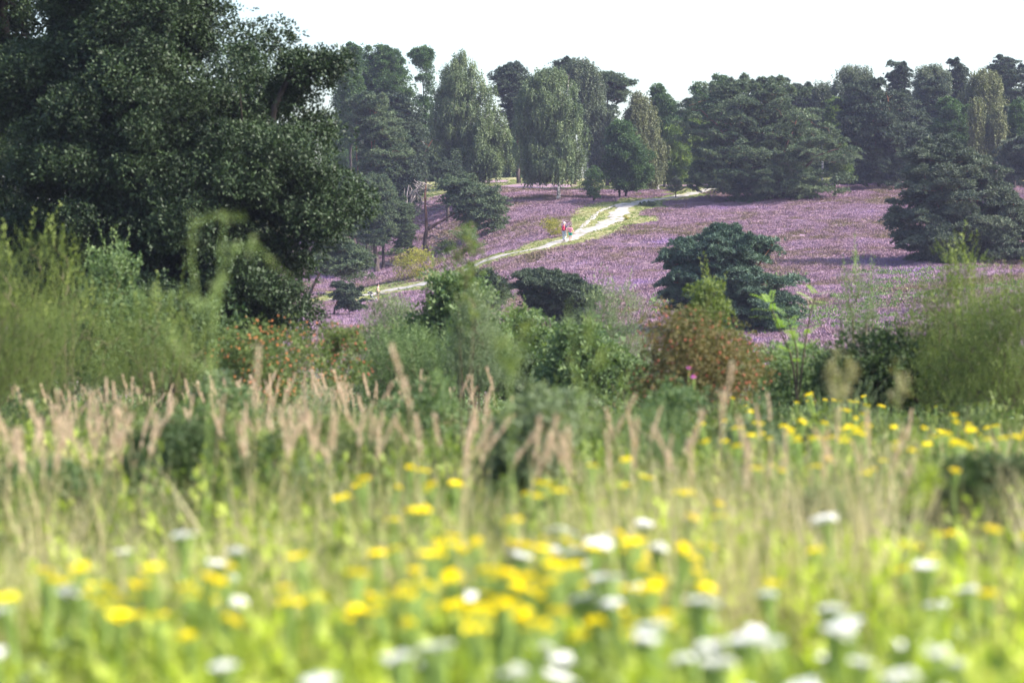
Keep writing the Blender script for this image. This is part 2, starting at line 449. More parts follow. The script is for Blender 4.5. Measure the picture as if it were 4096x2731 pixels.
# ------------------------------------------------------------------ foliage prototypes
def quad_leaf(base, d, side, ln, w, bend=0.):
    """diamond shaped leaf: base, right, tip, left"""
    mid = base + d * ln * .5
    nrm = np.cross(d, side)
    return np.array([base, mid + side * w * .5 + nrm * bend * ln, base + d * ln, mid - side * w * .5 + nrm * bend * ln])

def perp(d, r):
    a = np.cross(d, r.standard_normal(3)); return a / (np.linalg.norm(a) + 1e-9)

def proto(leaves, tips=None):
    V = np.concatenate(leaves); n = len(leaves)
    Q = np.arange(4 * n).reshape(n, 4)
    tip = np.tile([0, .5, 1, .5], n) if tips is None else tips
    return V, Q, tip

def p_needles(n=8, w=.17, seed=0, up=.15):
    r = rng_of(seed); L = []
    for k in range(n):
        d = r.standard_normal(3); d[2] = abs(d[2]) * .8 + up; d /= np.linalg.norm(d)
        L.append(quad_leaf(np.zeros(3) - d * .1, d, perp(d, r), r.uniform(.75, 1.1), w))
    return proto(L)

def p_tuft(n=8, w=.42, seed=0, up=.1, l0=.5):
    r = rng_of(seed); L = []
    for k in range(n):
        d = r.standard_normal(3); d[2] = abs(d[2]) * .7 + up; d /= np.linalg.norm(d)
        base = d * r.uniform(.05, .55)
        d2 = unit(d + .5 * r.standard_normal(3))
        L.append(quad_leaf(base, d2, perp(d2, r), r.uniform(l0 * .8, l0 * 1.2), w * l0, .08))
    return proto(L)

def p_strand(n=11, seed=0, ll=.2, lw=.15):
    """hanging birch twig, unit length, along -Z"""
    r = rng_of(seed); L = []
    a = r.uniform(0, 6.28); k1 = r.uniform(.05, .25)
    for k in range(n):
        t = (k + r.uniform(0, 1)) / n
        c = np.array([math.cos(a) * k1 * t * (1 - .4 * t), math.sin(a) * k1 * t * (1 - .4 * t), -t])
        c += r.normal(0, .035, 3)
        d = unit(np.array([r.normal(0, .7), r.normal(0, .7), -.6]))
        L.append(quad_leaf(c, d, perp(d, r), ll * r.uniform(.7, 1.2), lw))
    return proto(L)

def p_shoot(n=14, seed=0, ll=.2, lw=.07, spread=.8, bare=.0):
    """upright twig of unit length along +Z carrying leaves"""
    r = rng_of(seed); L = []
    a = r.uniform(0, 6.28)
    L.append(np.array([[0.012, 0, 0], [0, .012, .5], [0, 0, 1.], [-.012, 0, .0]]))
    for k in range(n):
        t = bare + (1 - bare) * (k + r.uniform(0, 1)) / n
        a += 2.4
        d = unit(np.array([math.cos(a) * spread, math.sin(a) * spread, r.uniform(.2, .9)]))
        L.append(quad_leaf(np.array([0, 0, t]), d, perp(d, r), ll * r.uniform(.7, 1.2) * (1.15 - .5 * t), lw, .05))
    return proto(L)

def p_blade(seed=0, w=.03, segs=2):
    """grass blade of unit height made of two quads"""
    r = rng_of(seed); b = r.uniform(.05, .5); a = r.uniform(0, 6.28)
    dx, dy = math.cos(a) * b, math.sin(a) * b
    sx, sy = -math.sin(a) * w, math.cos(a) * w
    V = np.array([[-sx, -sy, 0], [sx, sy, 0], [dx * .3 + sx * .8, dy * .3 + sy * .8, .6], [dx * .3 - sx * .8, dy * .3 - sy * .8, .6],
                  [dx, dy, 1], [dx, dy, 1.0]])
    V[4] += np.array([sx, sy, 0]) * .1; V[5] -= np.array([sx, sy, 0]) * .1
    return V, np.array([[0, 1, 2, 3], [3, 2, 4, 5]]), np.array([0, 0, .6, .6, 1, 1.])

def p_heather(seed=0, n=10):
    r = rng_of(seed); L = []
    for k in range(n):
        b = np.array([*r.normal(0, .22, 2), 0]); d = unit(np.array([b[0] * 1.3 + r.normal(0, .25), b[1] * 1.3 + r.normal(0, .25), 1.]))
        L.append(quad_leaf(b, d, perp(d, r), r.uniform(.6, 1.1), .20))
    V, Q, _ = proto(L)
    return V, Q, np.tile([0, .85, 1, .85], n)

def scatter(protos, pos, axis, scale, tone, seed=0, zs=None):
    """merge one random prototype per position; axis = local +Z direction"""
    r = rng_of(seed); n = len(pos)
    if n == 0: return np.zeros((0, 3)), np.zeros((0, 4), int), {}
    axis = unit(np.asarray(axis, float) + np.zeros((n, 3)))
    scale = np.asarray(scale, float) * np.ones(n); zs = scale if zs is None else np.asarray(zs, float) * np.ones(n)
    tone = np.asarray(tone, float) * np.ones(n)
    ref = unit(r.standard_normal((n, 3)))
    A = unit(np.cross(axis, ref)); B = np.cross(axis, A)
    which = r.integers(0, len(protos), n)
    Vs, Fs, Ts, Ps = [], [], [], []; off = 0
    for k, (PV, PQ, PT) in enumerate(protos):
        s = np.nonzero(which == k)[0]
        if len(s) == 0: continue
        W = pos[s][:, None] + (PV[None, :, 0, None] * A[s][:, None] + PV[None, :, 1, None] * B[s][:, None]) * scale[s][:, None, None] \
            + PV[None, :, 2, None] * axis[s][:, None] * zs[s][:, None, None]
        m = len(PV)
        Vs.append(W.reshape(-1, 3)); Fs.append((PQ[None] + (np.arange(len(s)) * m)[:, None, None]).reshape(-1, 4) + off)
        off += m * len(s)
        lt = np.repeat(r.uniform(-.12, .12, (len(s), len(PQ))), 4, axis=1) if m == 4 * len(PQ) else np.zeros((len(s), m))
        Ts.append((tone[s][:, None] + lt).ravel()); Ps.append(np.tile(PT, len(s)))
    return np.concatenate(Vs), np.concatenate(Fs), {'tone': np.concatenate(Ts), 'tip': np.concatenate(Ps)}

NEED = [p_needles(7, .19, s, up=.3) for s in range(5)]
NEED_S = [p_needles(8, .13, s + 20) for s in range(5)]
TUFT = [p_tuft(7, .55, s) for s in range(5)]
TUFT_N = [p_tuft(9, .5, s + 30, l0=.42) for s in range(6)]
STRAND = [p_strand(10, s) for s in range(6)]
SHOOT = [p_shoot(14, s) for s in range(6)]
SHOOT_F = [p_shoot(16, s + 40, ll=.16, lw=.035, spread=.5) for s in range(6)]
HEATH = [p_heather(s) for s in range(6)]

# ------------------------------------------------------------------ trees
def lumpy(P, sc, ph):
    v = 0
    for k in range(6):
        v = v + np.sin(P @ ph[k, :3] * sc * (1 + .35 * k) + ph[k, 3])
    return v / 2.2
def sample_crown(profile, n, dr, r, shell=.4, minsep=None, squash=1., rag=.0, gap=-9., gsc=.5):
    """points inside a crown whose left / right outline per height is given (metres)"""
    pr = np.array(sorted(profile)); z, xl, xr = pr[:, 0], pr[:, 1], pr[:, 2]
    zz = np.linspace(z[0], z[-1], 200); w = np.interp(zz, z, xr - xl) ** 1.25 + .1
    cdf = np.cumsum(w); cdf /= cdf[-1]
    out = np.zeros((0, 3)); tries = 0
    maxw = (xr - xl).max() / 2
    ph = np.column_stack([unit(r.standard_normal((6, 3))), r.uniform(0, 6.28, 6)])
    while len(out) < n and tries < 40:
        tries += 1
        h = np.interp(r.uniform(0, 1, n * 2), cdf, zz)
        l = np.interp(h, z, xl); rr = np.interp(h, z, xr)
        c, hw = (l + rr) / 2, (rr - l) / 2
        a = r.uniform(0, 2 * np.pi, len(h)); q = r.uniform(0, 1, len(h)) ** shell
        E = np.stack([hw * np.cos(a), hw * np.sin(a), h], 1)
        q = np.minimum(q * (1 + rag * (lumpy(E, gsc * 2.2, ph) - .35)), 1.06)
        P = np.stack([c + hw * q * np.cos(a), np.minimum(hw * dr, maxw * dr) * q * np.sin(a), h], 1)
        P = P[(lumpy(P, gsc, ph[::-1]) > gap) | (r.uniform(0, 1, len(P)) < .12)]
        if minsep:
            for p in P:
                if len(out) == 0 or (((out - p) * np.array([1, 1, squash])) ** 2).sum(1).min() > minsep ** 2:
                    out = np.vstack([out, p])
                    if len(out) >= n: break
        else:
            out = np.vstack([out, P])[:n]
    return out

def skeleton(stems, pads, r0, rise=.35, seed=0, minr=.012, limb=.5, wig=.06):
    r = rng_of(seed)
    nodes, par, load = [], [], []
    trunk_tubes = []
    zmax = max(s[-1][2] for s in stems)
    for s in stems:
        s = np.asarray(s, float)
        t = np.concatenate([[0], np.cumsum(np.linalg.norm(np.diff(s, axis=0), axis=1))])
        q = np.linspace(0, t[-1], max(10, int(t[-1] / .7)))
        P = np.stack([np.interp(q, t, s[:, k]) for k in range(3)], 1)
        k3 = np.array([.25, .5, .25]); Pp = P.copy()
        for _ in range(2): P[1:-1] = P[:-2] * .25 + P[1:-1] * .5 + P[2:] * .25
        P[1:-1, :2] += r.normal(0, .02 * r0 / .25, (len(P) - 2, 2)) * 2
        b = len(nodes)
        rr = r0 / len(stems) ** .4 * (1 - .82 * (q / q[-1]) ** .9) * (1 + .3 * np.exp(-q / .5)) * (.55 if s[0][2] > 1.0 else 1)
        trunk_tubes.append((P, rr))
        for k, p in enumerate(P):
            nodes.append(p); par.append(-2 if True else b + k - 1)
    nt = len(nodes)
    nodes = list(nodes)
    arr = np.array(nodes)
    ok_low = arr[:, 2] > 0
    d0 = np.array([np.linalg.norm(arr[:nt] - p, axis=1).min() for p in pads])
    order = np.argsort(d0)
    A = np.zeros((nt + len(pads) * 4, 3)); A[:nt] = arr; cnt = nt
    P_ = list(par); Rr = {}
    for idx in order:
        p = pads[idx]; N_ = A[:cnt]
        hd = np.hypot(N_[:, 0] - p[0], N_[:, 1] - p[1])
        dz = p[2] - N_[:, 2]
        cost = np.linalg.norm(N_ - p, axis=1) + .8 * np.abs(dz - rise * hd) + np.where(np.arange(cnt) < nt, .0, .15) + np.where(dz < -.3, .8 * -dz, 0)
        j = int(np.argmin(cost)); a = N_[j]
        L_ = np.linalg.norm(p - a)
        prev = j
        for k, t in enumerate((.33, .66, .9)):
            q = a * (1 - t) + p * t + r.normal(0, wig * L_, 3) * np.sin(np.pi * t)
            q[2] += -.08 * L_ * np.sin(np.pi * t) if rise > 0 else .12 * L_ * np.sin(np.pi * t)
            A[cnt] = q; P_.append(prev); prev = cnt; cnt += 1
    ld = np.zeros(cnt)
    for k in range(cnt - 1, nt - 1, -1):
        if ld[k] < .5: ld[k] = 1
        if P_[k] >= nt: ld[P_[k]] += ld[k]
    tubes = []
    tip_r = max(minr, .0)
    for k in range(nt, cnt, 3):
        ch = [k, k + 1, k + 2]; a = P_[k]
        R_ = tip_r * ld[ch] ** .5
        R_ = np.minimum(R_, r0 * limb)
        pts = np.vstack([A[a], A[ch]])
        tubes.append((pts, np.concatenate([[R_[0] * 1.1], R_])))
    return trunk_tubes, tubes, zmax

def tubes_geo(tubes, sides, zmax, tipw=1.0):
    gs = []
    for P, R in tubes:
        V, Q, _ = tube(P, R, sides, cap=False)
        h = np.clip(V[:, 2] / max(zmax, .1) * 1.5 - .25, 0, 1) * tipw
        gs.append((V, Q, {'tip': h}))
    return joingeo(gs)

SPEC = {
    # pad radius, vertical squash, tufts per pad, tuft size, protos, material, bark
    'pine':  dict(pr=1.0, sq=.38, tp=84, ts=.36, protos=NEED, rise=.30, bark='barkpine', shell=.42, sep=.74, zsep=1.7, rag=.30, gap=-.05, gsc=.75),
    'birch': dict(pr=.62, sq=1.3, tp=22, ts=.95, protos=STRAND, rise=.9, bark='barkbirch', shell=.45, sep=.60, zsep=.7, rag=.34, gap=-.0, gsc=.8),
    'oak':   dict(pr=.78, sq=.7, tp=56, ts=.44, protos=TUFT, rise=.7, bark='barkoak', shell=.45, sep=.66, zsep=1.1, rag=.34, gap=-.02, gsc=.8),
}

def make_tree(name, label, cat, sp_, base, depth, prof, mat, stems=None, n=None, seed=1, dr=.8, r0=.22, scale=1., group=None,
              dens=1., dz=None, rise=None, gap=0, tipw=1., sep=1.):
    """prof: (row, u_left, u_right) of the photo outline; base: (u, row) of the foot"""
    S = SPEC[sp_]; r = rng_of(seed)
    bx, by, _ = pt(base[0], base[1], depth)
    bz = float(hgt(bx, depth))
    zf = lambda row: float(zrow(row, depth)) - bz
    xf = lambda u: (u - 2048) / F * depth - bx
    prs = S['pr'] * scale
    P = [(zf(v), xf(a) + prs * .55, xf(b) - prs * .55) for v, a, b in prof]
    P = [(z, min(a, (a + b) / 2 - .1), max(b, (a + b) / 2 + .1)) for z, a, b in P]
    top = max(p[0] for p in P)
    P = [(z - (prs * .3 if z == top else 0), a, b) for z, a, b in P]
    if n is None:
        zz = np.array(sorted(P)); area = np.trapezoid(zz[:, 2] - zz[:, 1], zz[:, 0]) if hasattr(np, 'trapezoid') else np.trapz(zz[:, 2] - zz[:, 1], zz[:, 0])
        n = int(np.clip(area * 3.6 / (prs ** 2 * (1 if sp_ == 'pine' else 1.15)), 14, 620))
    pads = sample_crown(P, n, dr, r, S['shell'], S['sep'] * prs * sep, S['zsep'], S['rag'], S['gap'], S['gsc'] / scale)
    if stems is None:
        tx = (sorted(P)[-1][1] + sorted(P)[-1][2]) / 2
        stems = [[(0, 0, -.3), (tx * .25, 0, top * .35), (tx * .8, 0, top * .75), (tx, 0, top * .97)]]
    else:
        ss = []
        for s in stems:
            q = [(xf(u), dy, zf(v)) for u, v, dy in s]
            if s[0][1] > base[1] - 60: q[0] = (q[0][0], q[0][1], float(hgt(bx + q[0][0], depth + q[0][1])) - bz - .3)
            ss.append(q)
        stems = ss
    tt, lt, zm = skeleton(stems, pads, r0, S['rise'] if rise is None else rise, seed, minr=.016 * max(1, scale), limb=.55)
    root = empty(name, (float(bx), depth, bz), label=label, cat=cat, group=group)
    bark = M[S['bark']]
    obj_np('trunk', tubes_geo(tt, 8, zm, tipw), bark, root, smooth=True)
    obj_np('limbs', tubes_geo(lt, 4, zm, tipw), bark, root, smooth=True)
    # foliage
    k = int(S['tp'] * dens)
    m = len(pads)
    prr = prs * r.uniform(.55, 1.3, m)
    if sp_ != 'birch' and m > 24:
        # ragged leading shoots on top and along the rim
        it = np.argsort(-pads[:, 2] + r.normal(0, prs * 1.2, m))[:max(6, m // 12)]
        ex = pads[it] + np.stack([r.normal(0, .5, len(it)), r.normal(0, .4, len(it)), r.uniform(.15, .6, len(it))], 1) * prs
        pads = np.vstack([pads, ex]); prr = np.concatenate([prr, prs * r.uniform(.25, .45, len(ex))]); m = len(pads)
    psq = np.full(m, S['sq'] * 1.); psq[prr < prs * .46] = 1.1; psq = np.repeat(psq, k)
    c = np.repeat(pads, k, 0); rr = np.repeat(prr, k)
    ptone = np.repeat(r.uniform(.0, 1., m), k)
    a = r.uniform(0, 2 * np.pi, m * k)
    if sp_ == 'pine':
        q = r.uniform(0, 1, m * k) ** .5 * np.where(r.uniform(0, 1, m * k) < .14, r.uniform(1, 1.5, m * k), 1)
        dome = np.sqrt(np.maximum(0, 1 - q ** 2))
        lump = .25 * np.sin(a * 3 + np.repeat(r.uniform(0, 6, m), k))
        off = np.stack([np.cos(a) * q * (1 + lump), np.sin(a) * q * (1 + lump), (dome * r.uniform(.0, 1, m * k) ** .5 - .35 * q ** 2 + r.normal(0, .1, m * k)) * psq], 1)
        oc = np.repeat(unit(pads[:, :2] - pads[:, :2].mean(0)) * r.uniform(-.35, .55, (m, 1)), k, 0)
        off[:, 2] += (off[:, :2] * oc).sum(1) * r.uniform(.7, 1.2, m * k)
        pos = c + off * rr[:, None]
        ax = np.stack([np.cos(a) * q * .8, np.sin(a) * q * .8, np.full(m * k, .75)], 1) + r.normal(0, .25, (m * k, 3))
        sc = S['ts'] * scale ** .5 * r.uniform(.7, 1.2, m * k); zs = sc
        tone = ptone * .55 + .6 * r.uniform(0, 1, m * k) ** 1.3 - .08
    elif sp_ == 'birch':
        q = r.uniform(0, 1, m * k) ** .5 * np.where(r.uniform(0, 1, m * k) < .15, r.uniform(1, 1.5, m * k), 1)
        off = np.stack([np.cos(a) * q, np.sin(a) * q, r.uniform(-.6, .9, m * k)], 1)
        pos = c + off * rr[:, None]
        ax = -np.stack([np.cos(a) * .18 * -1, np.sin(a) * .18 * -1, np.ones(m * k) * -1], 1) + r.normal(0, .12, (m * k, 3))
        ax = np.stack([r.normal(0, .13, m * k), r.normal(0, .13, m * k), np.ones(m * k)], 1)
        sc = S['ts'] * scale * r.uniform(.7, 1.2, m * k); zs = sc * r.uniform(.7, 1.5, m * k)
        tone = ptone * .7 + .3 * r.uniform(0, 1, m * k)
    else:
        d = unit(r.standard_normal((m * k, 3))); q = r.uniform(0, 1, m * k) ** .45 * np.where(r.uniform(0, 1, m * k) < .15, r.uniform(1, 1.6, m * k), 1)
        off = d * q[:, None] * np.array([1, 1, S['sq']])
        pos = c + off * rr[:, None]
        ax = d + np.array([0, 0, .55]) + r.normal(0, .2, (m * k, 3))
        sc = S['ts'] * scale ** .5 * r.uniform(.7, 1.25, m * k); zs = sc
        tone = ptone * .55 + .6 * r.uniform(0, 1, m * k) ** 1.3 - .08
    obj_np('crown', scatter(S['protos'], pos, ax, sc, tone, seed, zs), M[mat], root)
    return root

def dup(root, loc, rz, sc=None, label=None, group=None):
    c = root.copy(); COL.objects.link(c); c.location = loc; c.rotation_euler = (0, 0, rz)
    if sc is not None: c.scale = (sc, sc, sc)
    if label: c['label'] = label
    if group: c['group'] = group
    for ch in root.children:
        e = ch.copy(); COL.objects.link(e); e.parent = c
        for g in ch.children:
            h = g.copy(); COL.objects.link(h); h.parent = e
    return c
def shrub(name, label, cat, u, v, d, w, h, mat, seed, n=60, k=26, size=.1, protos=None, sq=.8, stem='twig', zbase=None, dr=.9, spikes=0, upright=.5, hips=0, base=.12, group=None,
          prof=None, padr=None, stems=7, hipmat='hips', sr=.028):
    """multi-stemmed shrub; foot at pixel column u, distance d; w, h in metres"""
    r = rng_of(seed)
    x = (u - 2048) / F * d; z = float(hgt(x, d))
    root = empty(name, (x, d, z), label=label, cat=cat, group=group)
    if prof is None:
        prof = [(base * h, -w * .36, w * .36), (h * .35, -w * .5, w * .5), (h * .65, -w * .46, w * .46), (h * .9, -w * .28, w * .28), (h, -w * .12, w * .12)]
    else:
        prof = [(float(zrow(b, d)) - z, (l - 2048) / F * d - x, (q - 2048) / F * d - x) for b, l, q in prof]
    ww = max(b - a for _, a, b in prof); hh = max(p[0] for p in prof)
    pr = padr or .16 * min(ww, hh * 1.3)
    pads = sample_crown(prof, n, dr, r, .5, pr * .6, 1., .3, -.3, 2.2 / max(.6, pr * 4))
    sts = []
    for q in range(stems):
        a = q / stems * 6.28 + r.uniform(0, .8); e = ww * .3 * r.uniform(.4, 1.)
        cx = (prof[-1][1] + prof[-1][2]) / 2
        sts.append([(math.cos(a) * .05, math.sin(a) * .05, -.15), (math.cos(a) * e * .5, math.sin(a) * e * .5, hh * .35), (cx * .5 + math.cos(a) * e, math.sin(a) * e, hh * .7)])
    tt, lt, zm = skeleton(sts, pads, sr * max(hh, 1) , .9, seed, minr=.004, limb=.5)
    obj_np('stems', tubes_geo(tt + lt, 4, zm), M[stem], root, smooth=True)
    m = len(pads); c = np.repeat(pads, k, 0)
    dd = unit(r.standard_normal((m * k, 3))); q = r.uniform(0, 1, m * k) ** .45
    pos = c + dd * q[:, None] * pr * np.array([1, 1, sq]) * np.repeat(r.uniform(.7, 1.3, m), k)[:, None]
    ax = dd * (1 - upright) + np.array([0, 0, upright * 1.3]) + r.normal(0, .2, (m * k, 3))
    tone = np.repeat(r.uniform(.1, .8, m), k) * .6 + .4 * r.uniform(0, 1, m * k)
    g = [scatter(protos or TUFT, pos, ax, size * r.uniform(.7, 1.3, m * k), tone, seed)]
    if spikes:
        sel = pads[np.argsort(-pads[:, 2] + r.normal(0, .15 * hh, m))[:spikes]]
        L = r.uniform(.10, .24, len(sel)) * hh
        g.append(scatter(SHOOT, sel, np.stack([r.normal(0, .22, len(sel)), r.normal(0, .22, len(sel)), np.ones(len(sel))], 1), size * 2.2, .9, seed + 5, L))
    obj_np('foliage', joingeo(g), M[mat], root)
    if hips:
        hp = pads[r.integers(0, m, hips)] + unit(r.standard_normal((hips, 3))) * pr * r.uniform(.75, 1.15, (hips, 1))
        order = np.argsort(hp[:, 1]); hp = hp[order]
        b = ball((0, 0, 0), 1, 6, 5)
        me = mesh_np('hip', b[0] * .0145, b[1], None, True); me.materials.append(M[hipmat])
        for q in hp[:100]:
            o = bpy.data.objects.new('hip', me); o.location = q; s = r.uniform(.8, 1.3); o.scale = (s, s, s * 1.2); link(o, root)
        tag(obj_np('hips', scatter([(b[0], b[1], np.zeros(len(b[0])))], hp[100:], np.array([0, 0, 1.]), 0.012 * r.uniform(.7, 1.4, max(0, hips - 100)), 0, seed), M[hipmat], root), kind='stuff')
    return root

# ================================================================== SETTING
build_ground()
build_path('path', PATH, .9, 1)
build_path('side_path', PATH2, .28, 4)

# ---- far wood, left to right ------------------------------------------------
W = 'trees along the top of the heath'
make_tree('oak_tree', 'tall dark broadleaf tree just right of the big near oak top, on the skyline', 'tree', 'oak', (1400, 780), 300,
          [(178, 1385, 1440), (215, 1350, 1450), (300, 1335, 1455), (400, 1340, 1460), (560, 1350, 1450)], 'oak', seed=11, r0=.25)
make_tree('oak_tree', 'round dark green oak crown with sky showing through, behind the red-barked pines', 'tree', 'oak', (1540, 770), 305,
          [(186, 1490, 1560), (225, 1455, 1610), (300, 1435, 1640), (380, 1430, 1665), (450, 1440, 1650), (560, 1460, 1620)], 'oak', seed=12, r0=.3, dens=.8, sep=1.25)
make_tree('oak_tree', 'slim sparse tree with thin open crown left of the first birch', 'tree', 'oak', (1695, 765), 300,
          [(184, 1665, 1710), (220, 1640, 1750), (300, 1650, 1745), (400, 1665, 1735), (560, 1660, 1725)], 'oak', seed=13, r0=.16, scale=.8, sep=1.25,
          stems=[[(1700, 765, 0), (1704, 500, 0), (1690, 300, 0), (1690, 200, 0)]], n=46)
make_tree('scots_pine', 'dark pine crown showing between the two big birches', 'tree', 'pine', (2060, 760), 312,
          [(250, 2035, 2085), (275, 1995, 2110), (320, 1960, 2130), (380, 1975, 2130), (450, 2000, 2130), (540, 2010, 2130)], 'pine_dark', seed=14, r0=.3, sep=.9,
          stems=[[(2075, 760, 0), (2070, 500, 0), (2050, 270, 0)]])
make_tree('scots_pine', 'dark pine tip rising above the birch at the middle of the skyline', 'tree', 'pine', (2300, 760), 318,
          [(212, 2255, 2290), (240, 2235, 2300), (280, 2200, 2330), (350, 2200, 2350)], 'pine_dark', seed=15, r0=.25,
          stems=[[(2300, 760, 0), (2290, 500, 0), (2270, 225, 0)]])
make_tree('scots_pine', 'spreading flat-topped pine crown leaning right above the brownish birch', 'tree', 'pine', (2440, 760), 314,
          [(283, 2395, 2440), (305, 2380, 2480), (335, 2380, 2540), (365, 2390, 2525), (440, 2390, 2480), (500, 2400, 2470)], 'pine', seed=16, r0=.25, sep=.9,
          stems=[[(2430, 760, 0), (2425, 500, 0), (2430, 300, 0)]])
make_tree('birch_tree', 'twin-topped weeping birch with two white trunks, left of the gap', 'tree', 'birch', (1862, 757), 284,
          [(200, 1832, 1850), (205, 1828, 1905), (235, 1795, 1935), (300, 1745, 1965), (370, 1735, 1990), (430, 1725, 1990), (480, 1712, 2018), (560, 1712, 2038),
           (620, 1705, 2062), (660, 1712, 2040), (695, 1730, 2010)], 'birch', seed=17, r0=.18, dr=.7, tipw=.6,
          stems=[[(1848, 757, 0), (1842, 600, .2), (1838, 400, 0), (1830, 215, 0)], [(1876, 757, .5), (1878, 600, 0), (1886, 400, .3), (1892, 225, 0)]], n=600)
make_tree('birch_tree', 'broad weeping birch with white trunk standing at the end of the heather', 'tree', 'birch', (2231, 803), 276,
          [(270, 2180, 2250), (285, 2120, 2260), (330, 2085, 2300), (400, 2070, 2330), (480, 2062, 2345), (560, 2055, 2350), (640, 2055, 2358), (690, 2085, 2350)], 'birch', seed=18, r0=.19, dr=.75, tipw=.6,
          stems=[[(2230, 803, 0), (2236, 700, 0), (2228, 560, 0), (2195, 420, 0), (2180, 290, 0)], [(2236, 803, .2), (2240, 650, .4), (2262, 480, .3), (2275, 300, 0)]], n=620)
make_tree('birch_tree', 'tall birch behind the broad one, highest crown in the middle of the skyline', 'tree', 'birch', (2350, 770), 300,
          [(216, 2310, 2345), (240, 2290, 2375), (300, 2265, 2410), (400, 2280, 2435), (500, 2300, 2450), (600, 2330, 2455), (680, 2340, 2440)], 'birch_dark', seed=19, r0=.24, tipw=.6,
          stems=[[(2350, 770, 0), (2355, 500, 0), (2330, 230, 0)]], n=420)
make_tree('birch_tree', 'brownish green birch with thin white stem beside the spreading pine', 'tree', 'birch', (2632, 752), 298,
          [(358, 2535, 2560), (380, 2520, 2585), (440, 2495, 2610), (520, 2490, 2640), (600, 2510, 2665), (680, 2540, 2668), (710, 2570, 2650)], 'birch_olive', seed=20, r0=.2, tipw=.6,
          stems=[[(2632, 752, 0), (2620, 640, 0), (2560, 480, 0), (2545, 365, 0)]], n=400)
make_tree('oak_tree', 'small dark oak with two leaning stems between birches and track', 'tree', 'oak', (2478, 794), 280,
          [(495, 2440, 2520), (530, 2425, 2550), (600, 2410, 2600), (660, 2400, 2615), (705, 2415, 2618), (745, 2440, 2600)], 'oak', seed=21, r0=.17,
          stems=[[(2477, 794, 0), (2480, 690, 0), (2490, 510, 0)], [(2496, 794, .5), (2516, 730, .3), (2530, 650, 0), (2540, 560, 0)]])
make_tree('oak_tree', 'slender oak with ragged twin tips left of the huge pine', 'tree', 'oak', (2660, 755), 305,
          [(332, 2615, 2640), (370, 2600, 2655), (430, 2600, 2705), (520, 2620, 2710), (620, 2640, 2710)], 'oak', seed=22, r0=.18, scale=.85, sep=1.1)
make_tree('oak_tree', 'oak with ragged tip sticking up left behind the huge pine', 'tree', 'oak', (2880, 750), 312,
          [(284, 2865, 2900), (330, 2840, 2915), (380, 2800, 2915), (450, 2780, 2900), (560, 2760, 2880)], 'oak', seed=23, r0=.2, scale=.85, sep=1.1)
make_tree('oak_tree', 'small ragged oak top on the skyline at the left shoulder of the huge pine', 'tree', 'oak', (2800, 750), 308,
          [(330, 2770, 2810), (370, 2765, 2830), (430, 2740, 2840), (560, 2720, 2840)], 'oak', seed=24, r0=.18, scale=.8)
for k, (u, d_, top, hw, lab) in enumerate([(2700, 300, 500, 60, 'light green oak at the wood edge beside the brownish birch'),
                                        (2790, 306, 480, 62, 'light green oak seen left of the lowest limbs of the huge pine'),
                                        (2868, 302, 560, 50, 'light green oak seen through the lower left limbs of the huge pine')]):
    make_tree('oak_tree', lab, 'tree', 'oak', (u, 752), d_,
              [(top, u - 25, u + 25), (top + 60, u - hw, u + hw), (top + 150, u - hw, u + hw), (725, u - hw * .7, u + hw * .7)], 'oak_yellow', seed=30 + k, r0=.16, scale=.9)
make_tree('scots_pine', 'dark rounded pine crown on the skyline behind the right half of the huge pine', 'tree', 'pine', (3170, 745), 318,
          [(313, 3075, 3150), (335, 3060, 3220), (370, 3040, 3270), (450, 3040, 3290)], 'pine_dark', seed=25, r0=.25)
make_tree('birch_tree', 'pale thin birch on the skyline right of the huge pine', 'tree', 'birch', (3290, 740), 316,
          [(330, 3260, 3310), (360, 3235, 3335), (430, 3235, 3350), (520, 3250, 3345)], 'birch_dark', seed=26, r0=.16, n=120)
make_tree('birch_tree', 'weeping birch with drooping plume-like top on the skyline', 'tree', 'birch', (3420, 740), 312,
          [(252, 3370, 3440), (275, 3350, 3475), (320, 3330, 3490), (380, 3320, 3530), (470, 3325, 3530)], 'birch_dark', seed=27, r0=.2, n=240, sep=1.15)
make_tree('oak_tree', 'yellow-green oak between the huge pine and the dark pine', 'tree', 'oak', (3340, 745), 290,
          [(400, 3320, 3365), (450, 3300, 3375), (520, 3290, 3370), (620, 3300, 3400), (720, 3330, 3420)], 'oak_yellow', seed=28, r0=.15, scale=.8)
make_tree('scots_pine', 'broad dark pine with reddish trunks at the right heath edge', 'tree', 'pine', (3560, 752), 280,
          [(322, 3440, 3520), (350, 3390, 3560), (400, 3370, 3610), (460, 3350, 3660), (540, 3345, 3700), (600, 3400, 3710), (650, 3440, 3690), (700, 3420, 3640), (738, 3400, 3600)],
          'pine_dark', seed=29, r0=.28, dr=.75,
          stems=[[(3515, 750, 0), (3510, 640, 0), (3490, 500, 0), (3470, 340, 0)], [(3590, 752, .4), (3585, 640, 0), (3570, 520, 0), (3540, 370, 0)]], n=330)
make_tree('scots_pine', 'pine with flat tiered top on the skyline, one visible stem', 'tree', 'pine', (3605, 740), 318,
          [(248, 3570, 3620), (275, 3550, 3640), (330, 3550, 3645), (400, 3540, 3650), (480, 3560, 3660)], 'pine_dark', seed=31, r0=.2, scale=.85, sep=1.2)
make_tree('birch_tree', 'greyish wispy birch wood top between two skyline pines', 'tree', 'birch', (3720, 740), 314,
          [(262, 3670, 3760), (290, 3645, 3790), (360, 3640, 3800), (440, 3650, 3800)], 'birch_dark', seed=32, r0=.2, n=230)
make_tree('scots_pine', 'dark pine crown below the greyish wispy birch top', 'tree', 'pine', (3730, 740), 305,
          [(320, 3680, 3780), (350, 3660, 3800), (420, 3650, 3800), (520, 3660, 3790)], 'pine_dark', seed=33, r0=.2)
